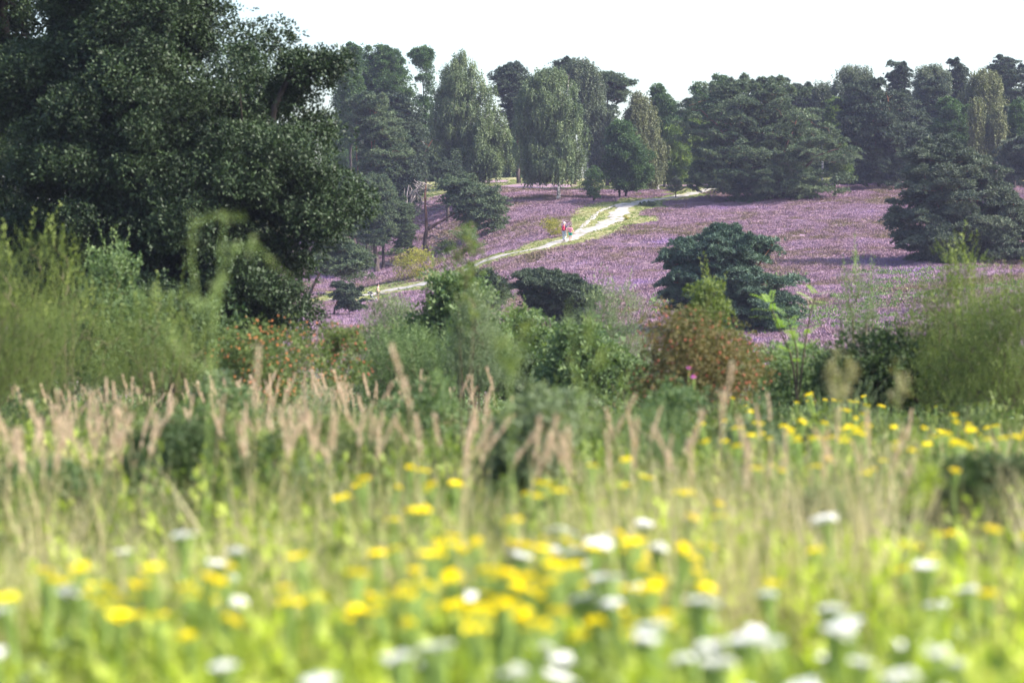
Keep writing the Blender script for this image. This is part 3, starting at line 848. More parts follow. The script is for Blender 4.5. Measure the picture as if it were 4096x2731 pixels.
make_tree('scots_pine', 'pointed dark pine tips on the skyline left of the big olive birch', 'tree', 'pine', (3825, 740), 322,
          [(232, 3782, 3800), (262, 3785, 3860), (300, 3785, 3870), (350, 3790, 3870), (420, 3790, 3860)], 'pine_dark', seed=34, r0=.18, scale=.75)
make_tree('birch_tree', 'broad olive birch below the skyline pines at the right', 'tree', 'birch', (3920, 740), 300,
          [(270, 3900, 3960), (295, 3870, 3995), (350, 3840, 4015), (430, 3820, 4015), (520, 3820, 4010)], 'birch_olive', seed=35, r0=.22, n=420)
make_tree('scots_pine', 'highest jagged pine tips near the right edge of the skyline', 'tree', 'pine', (4010, 740), 325,
          [(218, 4000, 4020), (242, 3975, 4050), (275, 3935, 4065), (330, 3960, 4075), (420, 3970, 4075)], 'pine_dark', seed=36, r0=.2, scale=.8)
make_tree('scots_pine', 'tall dark pine cut by the right edge of the picture', 'tree', 'pine', (4110, 740), 310,
          [(245, 4085, 4130), (290, 4060, 4170), (400, 4010, 4180), (520, 3990, 4180), (640, 4000, 4180)], 'pine_dark', seed=37, r0=.25)
make_tree('oak_tree', 'mid green oak above the near right pine', 'tree', 'oak', (3780, 745), 288,
          [(392, 3740, 3800), (440, 3715, 3850), (520, 3700, 3880), (600, 3700, 3890), (690, 3720, 3880)], 'oak', seed=38, r0=.2)
make_tree('birch_tree', 'yellowish young birch left of its twin under the olive birch', 'tree', 'birch', (3900, 745), 284,
          [(385, 3900, 3912), (420, 3880, 3930), (480, 3865, 3940), (560, 3870, 3945), (640, 3880, 3940)], 'birch_olive', seed=39, r0=.12, n=200)
make_tree('birch_tree', 'yellowish young birch right of its twin under the olive birch', 'tree', 'birch', (3985, 745), 284,
          [(400, 3985, 3998), (440, 3960, 4010), (500, 3950, 4020), (600, 3950, 4015)], 'birch_olive', seed=40, r0=.12, n=170)
make_tree('oak_tree', 'green oak at the right edge between birches and dark pine', 'tree', 'oak', (4060, 745), 286,
          [(400, 4030, 4080), (450, 4020, 4110), (530, 4020, 4120), (640, 4030, 4130)], 'oak', seed=41, r0=.16)
make_tree('scots_pine', 'pine with layered lit limbs reaching in from the right edge', 'tree', 'pine', (4120, 760), 262,
          [(545, 4040, 4150), (580, 3990, 4200), (640, 3970, 4230), (720, 4000, 4230)], 'pine_grey', seed=42, r0=.25)

# fill trees deeper in the wood, copies of two built here
fill_a = make_tree('background_oak', 'dim broadleaf tree deep in the wood behind the heath', 'tree', 'oak', (3150, 740), 334,
                   [(400, 3100, 3200), (470, 3060, 3240), (600, 3050, 3250), (730, 3070, 3230)], 'oak', seed=43, r0=.22, group='dim broadleaf trees deep in the wood')
x0, y0, z0 = fill_a.location
for u, d_, s in [(2010, 380, .8), (2085, 370, .85), (2200, 350, .75), (2420, 350, .85), (2560, 352, .8), (2720, 345, .9), (2880, 345, .95), (3010, 340, 1.0), (3270, 342, .95), (3400, 338, 1.1),
                 (3640, 330, 1.0), (3740, 322, .95), (3860, 318, 1.0), (3990, 322, 1.0), (4110, 318, 1.1), (1500, 345, .85), (1640, 345, .8), (1760, 350, .8), (1380, 340, .9)]:
    x = (u - 2048) / F * d_
    dup(fill_a, (x, d_, float(hgt(x, d_))), u * 1.7, s)
fill_b = make_tree('background_pine', 'dim pine deep in the wood at the right, filling gaps', 'tree', 'pine', (3480, 740), 300,
                   [(430, 3430, 3520), (500, 3390, 3560), (600, 3380, 3580), (720, 3400, 3560)], 'pine_dark', seed=44, r0=.24, group='dim pines deep in the wood')
for u, d_, s in [(3380, 298, .75), (3660, 296, .95), (3800, 300, .9), (3900, 296, .95), (4030, 292, 1.0), (4150, 296, 1.05), (2950, 306, .7), (1590, 320, .8), (1450, 318, .7)]:
    x = (u - 2048) / F * d_
    dup(fill_b, (x, d_, float(hgt(x, d_))), u * 1.3, s)

# ---- the huge many-stemmed pine --------------------------------------------
make_tree('scots_pine', 'huge spreading many-stemmed pine on the heath crest right of the track', 'tree', 'pine', (3095, 808), 268,
          [(318, 2900, 3120), (340, 2850, 3180), (375, 2770, 3220), (420, 2730, 3250), (480, 2690, 3300), (540, 2680, 3360), (590, 2720, 3430), (630, 2740, 3442),
           (680, 2740, 3410), (720, 2720, 3400), (750, 2735, 3385), (785, 2920, 3350), (806, 2930, 3320)], 'pine', seed=51, r0=.46, dr=.8, tipw=.8,
          stems=[[(3085, 808, 0), (3082, 700, 0), (3060, 600, 0), (3040, 480, 0), (3060, 350, 0)],
                 [(3100, 808, .4), (3120, 680, .5), (3150, 560, .3), (3200, 440, 0)],
                 [(3090, 806, -.4), (3020, 690, -1), (2950, 600, -1.4), (2880, 520, -1), (2800, 440, 0)],
                 [(3110, 806, 0), (3180, 700, -1), (3260, 620, -2), (3340, 600, -2)]], n=560, rise=.22)

# ---- pines on the left ------------------------------------------------------
make_tree('scots_pine', 'tall pine with orange-red upper trunks beside the near oak', 'tree', 'pine', (1490, 900), 268,
          [(385, 1420, 1540), (410, 1395, 1575), (460, 1380, 1600), (520, 1400, 1615), (580, 1410, 1640), (625, 1415, 1655), (650, 1420, 1620), (720, 1440, 1590), (790, 1430, 1570)],
          'pine', seed=52, r0=.26, tipw=1.3, dens=.85,
          stems=[[(1490, 930, 0), (1488, 700, 0), (1486, 520, 0), (1480, 400, 0)], [(1498, 930, .4), (1496, 700, .3), (1500, 540, .2), (1510, 430, 0)],
                 [(1432, 930, .5), (1436, 740, .3), (1426, 600, .2), (1425, 470, 0)]])
make_tree('scots_pine', 'dark pine between the red-barked pine and the twin-topped birch', 'tree', 'pine', (1632, 800), 276,
          [(380, 1545, 1600), (410, 1530, 1650), (480, 1560, 1690), (560, 1590, 1715), (640, 1590, 1720), (720, 1580, 1700)], 'pine_dark', seed=53, r0=.3, dens=.9,
          stems=[[(1632, 800, 0), (1632, 690, 0), (1625, 560, 0), (1600, 400, 0)], [(1650, 800, .3), (1668, 700, .3), (1700, 600, 0), (1730, 560, 0)]])
make_tree('scots_pine', 'pine with straight dark bole and fallen branch at its foot', 'tree', 'pine', (1508, 1064), 250,
          [(700, 1440, 1540), (760, 1425, 1580), (820, 1420, 1610), (880, 1420, 1610), (930, 1430, 1590), (975, 1450, 1570)], 'pine', seed=54, r0=.34, tipw=.2, dens=.9, scale=.8, sep=.9,
          stems=[[(1510, 1066, 0), (1500, 980, 0), (1490, 860, 0), (1480, 720, 0)]])
make_tree('scots_pine', 'thin dark-stemmed pine between the straight bole and the yellow shrub', 'tree', 'pine', (1533, 1060), 252,
          [(790, 1550, 1610), (840, 1530, 1660), (900, 1550, 1672), (950, 1565, 1665), (990, 1580, 1650)], 'pine', seed=55, r0=.19, tipw=.2, dens=.9, scale=.7, sep=.9,
          stems=[[(1533, 1062, 0), (1534, 940, 0), (1545, 840, 0), (1560, 790, 0)]])
make_tree('scots_pine', 'shaded pine standing behind the straight bole, left of it', 'tree', 'pine', (1468, 1020), 262,
          [(780, 1380, 1450), (840, 1370, 1470), (900, 1380, 1470), (950, 1390, 1470)], 'pine_grey', seed=56, r0=.26, tipw=.2, scale=.9,
          stems=[[(1470, 1018, 0), (1466, 900, 0), (1460, 760, 0)]])
make_tree('scots_pine', 'short thick-stemmed pine under the grey dead branches', 'tree', 'pine', (1645, 1018), 254,
          [(890, 1570, 1640), (930, 1580, 1650), (960, 1590, 1650)], 'pine_grey', seed=57, r0=.30, tipw=.1, n=26, scale=.8,
          stems=[[(1645, 1018, 0), (1640, 930, 0), (1645, 850, 0)]])
tw = make_tree('scots_pine', 'twisted pine with crooked trunk and one long leafy arm reaching right', 'tree', 'pine', (1714, 1030), 253,
          [(712, 1745, 1850), (745, 1740, 1960), (790, 1770, 2015), (840, 1790, 2025), (880, 1800, 2040), (905, 1880, 2045), (925, 1900, 2000)], 'pine', seed=58, r0=.42, dr=.55, tipw=.75,
          stems=[[(1714, 1030, 0), (1700, 970, 0), (1708, 900, 0), (1702, 800, 0), (1698, 760, 0), (1705, 740, 0)],
                 [(1712, 915, 0), (1755, 893, 0), (1800, 862, 0), (1835, 850, 0), (1880, 800, 0)]], rise=.25)
make_tree('scots_pine', 'low pine with layered blue-green limbs at the edge of the near oak', 'tree', 'pine', (1262, 1175), 205,
          [(885, 1225, 1330), (920, 1220, 1390), (960, 1250, 1400), (985, 1230, 1430), (1030, 1225, 1470), (1070, 1250, 1500), (1095, 1290, 1470)], 'pine', seed=59, r0=.18, dr=.7, tipw=1.2,
          scale=.8, stems=[[(1205, 1200, 0), (1260, 1130, 0), (1290, 1080, 0), (1290, 960, 0), (1270, 900, 0)]])
make_tree('scots_pine', 'small trailing pine bough below the layered blue-green pine', 'tree', 'pine', (1330, 1235), 190,
          [(1135, 1330, 1400), (1165, 1300, 1450), (1200, 1320, 1465), (1240, 1350, 1450)], 'pine_dark', seed=60, r0=.09, scale=.45,
          stems=[[(1330, 1262, 0), (1345, 1200, 0), (1400, 1180, 0)]], n=44)

for k, (u, v, d_, pf, lab) in enumerate([
        (1420, 1010, 266, [(700, 1370, 1440), (760, 1340, 1470), (850, 1330, 1480), (940, 1340, 1470)], 'dark pine filling the gap between the near oak and the red-barked pines'),
        (1600, 930, 270, [(640, 1560, 1640), (700, 1530, 1680), (780, 1530, 1690), (850, 1550, 1680)], 'dark pine low behind the dead tree'),
        (1790, 820, 272, [(640, 1760, 1830), (680, 1720, 1860), (730, 1720, 1870)], 'dark low pine behind the leafy arm of the twisted pine')]):
    make_tree('scots_pine', lab, 'tree', 'pine', (u, v), d_, pf, 'pine_dark', seed=160 + k, r0=.24, tipw=.3, scale=.85, sep=.9)
for k, (u, v, d_, w_, h_, lab) in enumerate([(1440, 1040, 258., 110, 60, 'dark undergrowth bush left of the pine boles'), (1600, 1030, 260., 90, 50, 'dark undergrowth bush under the dead tree'),
                                            (1790, 1010, 251., 120, 50, 'green bush under the leafy arm of the twisted pine'), (1860, 960, 248., 110, 60, 'dark bush where the twisted pine arm ends'),
                                            (1420, 1120, 226., 130, 40, 'low green scrub above the track, left of the yellow shrub')]):
    shrub('undergrowth_bush', lab, 'shrub', u, v, d_, 3, 1, ['darkbush', 'willow'][k % 2], 170 + k, n=46, k=15, size=.19,
          prof=[(v, u - w_ * .5, u + w_ * .5), (v - h_ * .5, u - w_ * .5, u + w_ * .5), (v - h_, u - w_ * .2, u + w_ * .25)])
# grey dead snag beside the twisted pine
def dead_tree():
    D = 254.; bx, _, _ = pt(1632, 880, D); bz = float(hgt(bx, D))
    r = rng_of(61)
    root = empty('dead_tree', (float(bx), D, bz), label='bare grey dead tree with bleached crooked branches beside the twisted pine', cat='dead tree')
    f = lambda u, v, dy=0: np.array([(u - 2048) / F * D - bx, dy, float(zrow(v, D)) - bz])
    trunk = [f(1632, 1040), f(1630, 900), f(1626, 840), f(1628, 780), f(1636, 740)]
    obj_np('trunk', joingeo([tube(trunk, [.17, .15, .13, .1, .05], 8)]), M['deadwood'], root, smooth=True)
    main = [[(1628, 860), (1650, 800), (1670, 760), (1690, 735)], [(1628, 850), (1645, 790), (1640, 760)], [(1630, 800), (1600, 812), (1560, 815), (1540, 825)],
            [(1632, 830), (1668, 835), (1690, 815), (1760, 822), (1830, 815)], [(1640, 870), (1700, 845), (1760, 830), (1800, 828)],
            [(1632, 880), (1680, 885), (1730, 905), (1780, 920)], [(1630, 840), (1660, 770), (1700, 760), (1720, 745)], [(1625, 870), (1580, 860), (1550, 830), (1520, 780)],
            [(1625, 880), (1560, 870), (1530, 850), (1515, 880), (1520, 910)], [(1660, 760), (1685, 790), (1680, 830), (1660, 860)], [(1630, 790), (1655, 770), (1690, 725), (1712, 745)],
            [(1700, 1000), (1750, 985), (1800, 975), (1850, 985)], [(1690, 960), (1730, 940), (1760, 960), (1790, 950)]]
    gs = []
    for b in main:
        P = [f(u, v, r.normal(0, .5)) for u, v in b]
        t = np.linspace(0, len(P) - 1, len(P) * 3); P = np.stack([np.interp(t, np.arange(len(P)), np.array(P)[:, k]) for k in range(3)], 1)
        P += r.normal(0, .05, P.shape)
        gs.append(tube(P, np.linspace(.10, .035, len(P)), 5, cap=False))
        for _ in range(9):
            k = r.integers(2, len(P)); L = r.uniform(.4, 1.3); d = unit(r.standard_normal(3) * np.array([1, .6, 1]))
            Q = np.array([P[k - 1], P[k - 1] + d * L * .5 + r.normal(0, .08, 3), P[k - 1] + d * L + r.normal(0, .15, 3)])
            gs.append(tube(Q, [.045, .034, .022], 4, cap=False))
    obj_np('branches', joingeo(gs), M['deadwood'], root, smooth=True)
dead_tree()
def log():
    x, y, z = ground_at(1560, 1072)
    P = np.array([[-1.6, 0, .15], [-1.0, .1, .42], [-.3, 0, .40], [.5, -.1, .22], [1.1, -.1, .10]])
    o = obj_np('fallen_branch', joingeo([tube(P, [.08, .13, .14, .12, .07], 8), tube([P[1], P[1] + [-.2, .1, .4]], [.05, .02], 6)]), M['deadwood'], None, smooth=True, loc=(x, y, z))
    tag(o, 'bleached crooked branch lying in the grass at the foot of the pines', 'fallen branch')
log()

# ---- pines standing in the heather -----------------------------------------
make_tree('scots_pine', 'wide blue-green pine with stepped limbs alone in the middle of the heather', 'tree', 'pine', (2905, 1335), 147,
          [(912, 2865, 2940), (935, 2850, 2960), (958, 2770, 3000), (965, 2760, 3140), (1000, 2690, 3130), (1030, 2650, 3080), (1075, 2660, 3040), (1110, 2620, 3180), (1160, 2650, 3200),
           (1210, 2670, 3190), (1260, 2700, 3230), (1320, 2760, 3240)], 'pine_blue', seed=62, r0=.22, dr=.75, scale=.62, dens=1.15,
          stems=[[(2905, 1340, 0), (2900, 1240, 0), (2880, 1120, 0), (2895, 1000, 0), (2905, 930, 0)], [(2915, 1335, .2), (2960, 1200, .4), (3020, 1080, .3), (3090, 980, 0)],
                 [(2900, 1335, .2), (2850, 1200, -.4), (2790, 1100, -.3), (2700, 1060, 0)]], n=400)
make_tree('scots_pine', 'big rounded grey-green pine at the right edge of the heather', 'tree', 'pine', (3905, 1068), 198,
          [(545, 3740, 3800), (580, 3690, 3860), (620, 3600, 3900), (660, 3590, 3980), (720, 3580, 4010), (790, 3570, 4110), (860, 3560, 4140), (930, 3530, 4180), (980, 3510, 4200),
           (1020, 3560, 4200), (1055, 3620, 4200)], 'pine_grey', seed=63, r0=.32, dr=.8, scale=.85,
          stems=[[(3800, 1050, 0), (3795, 900, 0), (3790, 740, 0), (3780, 580, 0)], [(3840, 1050, .3), (3890, 880, .3), (3930, 740, 0)], [(4010, 1062, 0), (4030, 900, 0), (4060, 780, 0)]], n=520, dens=1.2)
make_tree('scots_pine', 'low dark mat-like pine behind the willow scrub at the centre', 'tree', 'pine', (2180, 1335), 140,
          [(1085, 2060, 2120), (1100, 2050, 2240), (1125, 2060, 2330), (1170, 2060, 2400), (1220, 2080, 2400), (1270, 2180, 2360), (1310, 2200, 2340)], 'pine_dark', seed=64, r0=.12, scale=.5,
          stems=[[(2180, 1335, 0), (2190, 1230, 0), (2160, 1130, 0)], [(2190, 1335, 0), (2270, 1230, 0), (2330, 1180, 0)]], n=230, dens=1.1)
make_tree('scots_pine', 'small dark pine half hidden by willow scrub right of the marker post', 'tree', 'pine', (1930, 1335), 145,
          [(1085, 1900, 1960), (1120, 1880, 2010), (1180, 1880, 2030), (1240, 1890, 2010)], 'pine_dark', seed=65, r0=.08, scale=.5, n=70)
# young upright pine beside the track
def young_pine():
    d = 277.; bx, _, _ = pt(2703, 820, d); bz = float(hgt(bx, d)); r = rng_of(66)
    root = empty('young_pine', (float(bx), d, bz), label='small bushy young pine standing alone beside the upper track', cat='tree')
    obj_np('trunk', joingeo([tube([(0, 0, -.2), (0, 0, 1.), (.03, 0, 2.3)], [.07, .05, .02], 6)]), M['barkpine'], root)
    pos, ax, gs = [], [], []
    for k in range(46):
        h = r.uniform(.3, 2.2); a = r.uniform(0, 6.28); L = (2.45 - h) * .52 + .12
        tip = np.array([math.cos(a) * L, math.sin(a) * L, h + L * .45])
        gs.append(tube([(0, 0, h), tip], [.02, .008], 4, cap=False))
        for t in np.linspace(.3, 1, 9):
            pos.append(np.array([0, 0, h]) * (1 - t) + tip * t); ax.append([math.cos(a), math.sin(a), .9])
    for t in np.linspace(1.6, 2.5, 10): pos.append([.02, 0, t]); ax.append([0, 0, 1])
    obj_np('limbs', joingeo(gs), M['barkpine'], root)
    obj_np('crown', scatter(NEED, np.array(pos), np.array(ax, float), .26, r.uniform(.3, 1, len(pos)), 3), M['pine_grey'], root)
young_pine()

# ---- small shrubs by the track -----------------------------------------------

x, y, z = ground_at(1668, 1112)
shrub('yellow_shrub', 'yellowing open shrub beside the track under the dark pines', 'shrub', 1668, 1112, y, 4.2, 3., 'yellowbush', 71, n=75, k=16, size=.2, stems=10,
      prof=[(1108, 1610, 1730), (1080, 1590, 1750), (1050, 1575, 1745), (1020, 1580, 1735), (998, 1640, 1720)])
x, y, z = ground_at(2205, 948)
shrub('yellow_shrub', 'bright yellow autumn shrub beside the couple on the path', 'shrub', 2205, 948, y, 2, 1.5, 'yellowbush', 72, n=48, k=16, size=.17,
      prof=[(945, 2190, 2240), (925, 2175, 2246), (900, 2165, 2246), (885, 2170, 2240), (874, 2172, 2200)])
x, y, z = ground_at(2838, 800)
shrub('thin_shrub', 'thin twiggy shrub between the upper track and the huge pine', 'shrub', 2838, 800, y, 1.6, 1.4, 'yellowbush', 73, n=22, k=6, size=.16,
      prof=[(798, 2825, 2855), (775, 2815, 2870), (750, 2815, 2865)])
x, y, z = ground_at(2590, 825)
shrub('low_bush', 'low dark green bush where the two tracks meet', 'shrub', 2590, 825, y, 1.6, 1.4, 'darkbush', 74, n=24, k=14, size=.16,
      prof=[(826, 2555, 2620), (816, 2550, 2625), (808, 2570, 2610)])
shrub('undergrowth_bush', 'leafy green bush at the right foot of the broad weeping birch', 'shrub', 2375, 790, 272., 3, 3, 'oak', 75, n=70, k=16, size=.25,
      prof=[(785, 2340, 2400), (740, 2335, 2412), (700, 2345, 2405), (670, 2360, 2390)])
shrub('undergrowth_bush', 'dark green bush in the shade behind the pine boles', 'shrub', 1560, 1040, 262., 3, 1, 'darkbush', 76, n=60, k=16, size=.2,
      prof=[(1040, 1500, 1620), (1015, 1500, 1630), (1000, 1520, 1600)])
for k, (u, v, lab) in enumerate([(2505, 880, 'tiny yellowing seedling bush on the grass strip between the two tracks'), (1900, 1000, 'green bush on the verge above the lower track')]):
    x, y, z = ground_at(u, v)
    shrub('low_bush', lab, 'shrub', u, v, y, [.8, 2.2][k], [.6, 1.3][k], ['yellowbush', 'willow'][k], 77 + k, n=[8, 40][k], k=12, size=.14)

# ---- heather, as one mass ----------------------------------------------------
def heather():
    r = rng_of(80)
    n = 400000
    y = r.uniform(116, 300, n); hw = y * .235 + 3
    x = r.uniform(-1, 1, n) * 74
    k = np.abs(x) < hw; x, y = x[k], y[k]
    ver = verge_mask(x, y)
    d = np.minimum(dist_path(x, y, PATH), dist_path(x, y, PATH2) + .6)
    u = 2048 + x / y * F
    keep = (r.uniform(0, 1, len(x)) > ver * 1.15) & (d > 1.5) & (u > 1050) & (wob(x, y, 1.9, 7) > -1.15)
    keep &= ~((y > 291) & (r.uniform(0, 1, len(x)) < .6))
    x, y = x[keep], y[keep]
    pos = np.stack([x, y, hgt(x, y) - .03], 1)
    tone = np.clip(.45 + .28 * wob(x, y, .22, 21) + .22 * wob(x, y, 1.4, 22) + r.normal(0, .12, len(x)), 0, 1)
    s = .31 * r.uniform(.6, 1.3, len(x)) * (1 + .35 * wob(x, y, .9, 23))
    o = obj_np('heather', scatter(HEATH, pos, np.array([0, 0, 1.]), s * 1.1, tone, 5, s * .75), M['heather'])
    tag(o, 'purple flowering heather covering the hillside', 'heather', kind='stuff')
    # short grass on the verges
    n = 120000
    y = r.uniform(185, 330, n); x = r.uniform(-1, 1, n) * 60
    k = (np.abs(x) < y * .235) & (y > 0); x, y = x[k], y[k]
    ver = verge_mask(x, y); d = dist_path(x, y, PATH)
    keep = (ver > .25) & (d > 1.2)
    x, y = x[keep], y[keep]
    pos = np.stack([x, y, hgt(x, y) - .02], 1)
    dist = d[keep]
    tone = np.clip(.3 + .4 * wob(x, y, .6, 31) + r.normal(0, .15, len(x)), 0, 1)
    gm = leafmat('verge_grass', (.12, .18, .04), (.33, .29, .15), trans=.3, rough=.6, patch=.5)
    o = obj_np('verge_grass', scatter(HEATH, pos, np.array([0, 0, 1.]), .17 * r.uniform(.5, 1.3, len(x)), tone, 6), gm)
    tag(o, 'short mown-looking grass beside the sandy track', 'grass', kind='stuff')
    # bracken / bilberry patches low on the right and green tufts
    n = 11000
    y = r.uniform(118, 190, n); u = r.uniform(2600, 4300, n); x = (u - 2048) / F * y
    k = wob(x, y, .35, 41) > -.05; x, y = x[k], y[k]
    pos = np.stack([x, y, hgt(x, y) + .05], 1)
    o = obj_np('ground_cover', scatter(TUFT, pos, np.array([0, 0, 1.]), .32 * r.uniform(.6, 1.3, len(x)), r.uniform(.2, .9, len(x)), 8), M['willow'])
    tag(o, 'green leafy ground cover among the heather', 'ground cover', kind='stuff')
heather()

# ---- the near oak ------------------------------------------------------------
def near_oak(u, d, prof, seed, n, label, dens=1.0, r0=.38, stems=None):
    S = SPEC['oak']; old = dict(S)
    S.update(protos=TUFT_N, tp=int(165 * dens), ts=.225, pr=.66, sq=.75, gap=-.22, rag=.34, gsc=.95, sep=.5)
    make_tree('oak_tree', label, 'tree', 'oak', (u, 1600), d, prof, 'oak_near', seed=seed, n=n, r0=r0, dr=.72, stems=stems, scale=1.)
    S.clear(); S.update(old)
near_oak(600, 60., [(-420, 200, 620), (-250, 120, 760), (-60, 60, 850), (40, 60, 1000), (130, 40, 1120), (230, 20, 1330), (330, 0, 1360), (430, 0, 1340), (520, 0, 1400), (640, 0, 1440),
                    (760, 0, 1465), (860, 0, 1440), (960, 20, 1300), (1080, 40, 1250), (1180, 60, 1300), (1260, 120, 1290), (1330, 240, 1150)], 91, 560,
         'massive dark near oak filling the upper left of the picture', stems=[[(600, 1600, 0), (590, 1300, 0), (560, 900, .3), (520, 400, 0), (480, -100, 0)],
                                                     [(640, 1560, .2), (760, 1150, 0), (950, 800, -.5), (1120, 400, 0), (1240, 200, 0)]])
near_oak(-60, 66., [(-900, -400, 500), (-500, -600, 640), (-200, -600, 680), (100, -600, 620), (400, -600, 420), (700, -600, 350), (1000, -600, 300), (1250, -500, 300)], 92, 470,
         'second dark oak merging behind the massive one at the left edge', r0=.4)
# ================================================================== SCRUB BETWEEN MEADOW AND HEATH
willow = lambda *a, **k: shrub('willow_bush', a[0], 'bush', *a[1:], **k)
# left
shrub('broom_bush', 'tall feathery light green bush at the far left under the oak', 'bush', 230, 1500, 34., 3, 3, 'broom', 101, n=150, k=16, size=.16, protos=SHOOT_F, upright=.7, stems=14,
      prof=[(1560, 0, 560), (1400, 0, 560), (1250, 20, 500), (1120, 60, 380), (1020, 110, 300), (940, 150, 240)], spikes=18)
shrub('broom_bush', 'feathery olive bush cut by the left edge', 'bush', -60, 1500, 30., 3, 3, 'broom', 102, n=260, k=18, size=.17, protos=SHOOT_F, upright=.7, stems=10,
      prof=[(1600, -300, 260), (1400, -300, 290), (1250, -250, 200), (1120, -200, 80), (1010, -150, 60)], spikes=20)
shrub('broom_bush', 'low olive broom clump in front of the oak foot, left of the rose hips', 'bush', 640, 1500, 31., 3, 2, 'broom', 103, n=120, k=14, size=.15, protos=SHOOT_F, upright=.7, stems=10,
      prof=[(1600, 400, 900), (1480, 420, 880), (1360, 440, 820), (1260, 520, 740), (1180, 600, 700)], spikes=20)
willow('green leafy bush below the oak, left of centre shade', 420, 1400, 46., 3, 2, 'willow', 104, n=150, k=16, size=.15,
       prof=[(1500, 250, 700), (1380, 240, 660), (1240, 280, 600), (1130, 330, 520), (1010, 400, 520)], spikes=14)
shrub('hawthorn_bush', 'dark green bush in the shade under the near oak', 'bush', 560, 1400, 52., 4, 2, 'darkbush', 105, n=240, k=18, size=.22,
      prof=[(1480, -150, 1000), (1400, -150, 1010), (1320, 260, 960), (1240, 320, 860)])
shrub('rose_bush', 'rose bush dotted with orange-red hips, left of centre', 'bush', 1100, 1560, 38., 2.2, 1.4, 'rose', 106, n=130, k=15, size=.095, hips=620, hipmat='hips_orange', stems=10,
      prof=[(1620, 900, 1300), (1540, 880, 1370), (1450, 880, 1370), (1370, 910, 1330), (1310, 980, 1250)])
shrub('rose_bush', 'thin arching rose spray with red hips right of the orange-hip bush', 'bush', 1370, 1560, 40., 1.4, 1.4, 'rose', 107, n=60, k=12, size=.09, hips=120,
      prof=[(1560, 1280, 1480), (1480, 1290, 1480), (1400, 1290, 1460), (1310, 1300, 1420)])
shrub('bramble_bush', 'bluish green bramble in front of the orange-hip bush', 'bush', 880, 1560, 30., 1.4, .8, 'willow_grey', 108, n=50, k=14, size=.1,
      prof=[(1650, 800, 1000), (1560, 800, 990), (1500, 840, 960)])
# centre willows
CW = [('grey-green willow bush below the woman with the pushchair', 1560, 60., [(1500, 1420, 1740), (1400, 1430, 1720), (1300, 1460, 1680), (1220, 1500, 1640)], 'willow_grey', 111, 150),
      ('tall grey-green willow bush at the centre, reaching the lower track', 1800, 56., [(1550, 1600, 2000), (1420, 1610, 2010), (1300, 1650, 1980), (1200, 1700, 1940), (1120, 1760, 1900)], 'willow', 112, 190),
      ('green willow with loose top in front of the lower track', 1880, 44., [(1560, 1740, 2100), (1400, 1760, 2080), (1280, 1800, 2010), (1180, 1850, 1960)], 'willow_grey', 113, 90),
      ('dark leafy willow right of centre under the mat-like pine', 2150, 58., [(1560, 1950, 2350), (1440, 1950, 2340), (1340, 1980, 2250), (1260, 2020, 2160)], 'willow', 114, 170),
      ('pale spreading willow left of the rusty rose bush', 2440, 60., [(1560, 2250, 2640), (1440, 2240, 2620), (1330, 2270, 2600), (1240, 2320, 2560), (1160, 2390, 2500)], 'willow_grey', 115, 190),
      ('low grey willow between dark pine mat and pale willow', 2330, 50., [(1600, 2160, 2560), (1500, 2170, 2540), (1400, 2200, 2480), (1330, 2260, 2420)], 'willow', 116, 120),
      ('dull green willow filling the ground left of centre', 1620, 46., [(1620, 1400, 1850), (1500, 1400, 1850), (1400, 1430, 1800), (1340, 1500, 1700)], 'willow', 117, 150)]
for lab, u, d, prof, mat, sd, n in CW:
    willow(lab, u, 0, d, 3, 3, mat, sd, n=int(n * 1.3), k=17, size=.19, protos=SHOOT if sd % 2 else TUFT, upright=.6, prof=prof, spikes=22)
shrub('birch_sapling', 'yellow-green sapling top rising left of the couple, out of focus', 'sapling', 1860, 1300, 24., 1, 3, 'broom', 118, n=22, k=7, size=.065, protos=TUFT, stems=2, sr=.005, padr=.085, dr=.5,
      prof=[(1330, 1840, 1900), (1150, 1800, 1920), (1060, 1770, 1960), (970, 1775, 1965), (895, 1800, 1950)])
# right
shrub('rose_bush', 'large rusty rose bush dense with red hips, right of centre', 'bush', 2800, 1600, 36., 2.6, 1.5, 'rose_red', 121, n=210, k=15, size=.09, hips=600, stems=12,
      prof=[(1640, 2600, 2980), (1560, 2540, 3040), (1460, 2530, 3070), (1400, 2600, 3040), (1350, 2640, 2960), (1290, 2620, 2860), (1250, 2650, 2740)])
shrub('hawthorn_bush', 'light green bush with loose sprays behind the rusty rose bush', 'bush', 2830, 1500, 44., 2, 2, 'broom', 122, n=90, k=10, size=.13, protos=TUFT,
      prof=[(1450, 2700, 2990), (1340, 2700, 2980), (1250, 2740, 2940), (1150, 2770, 2900)], spikes=12)
shrub('willow_bush', 'olive green young birch scrub with open top right of the bright fronds', 'bush', 3430, 1500, 44., 1.6, 3, 'willow', 123, n=110, k=12, size=.12, protos=SHOOT, stems=5,
      prof=[(1560, 3280, 3560), (1420, 3300, 3550), (1280, 3350, 3520), (1150, 3370, 3490), (1040, 3390, 3460)], spikes=18)
shrub('willow_bush', 'dark green bush with yellow leaves at its foot, right of the fronds', 'bush', 3500, 1560, 40., 2, 1.6, 'darkbush', 124, n=130, k=15, size=.13,
      prof=[(1600, 3280, 3700), (1500, 3270, 3700), (1400, 3330, 3640), (1330, 3400, 3600)])
shrub('willow_bush', 'tall yellow-green bush in front of the right pine', 'bush', 3830, 1560, 40., 2.6, 2.6, 'broom', 125, n=300, k=16, size=.17, protos=SHOOT, stems=9,
      prof=[(1600, 3560, 4100), (1450, 3580, 4080), (1300, 3620, 4030), (1180, 3680, 3960), (1080, 3750, 3900), (1000, 3790, 3850)], spikes=34)
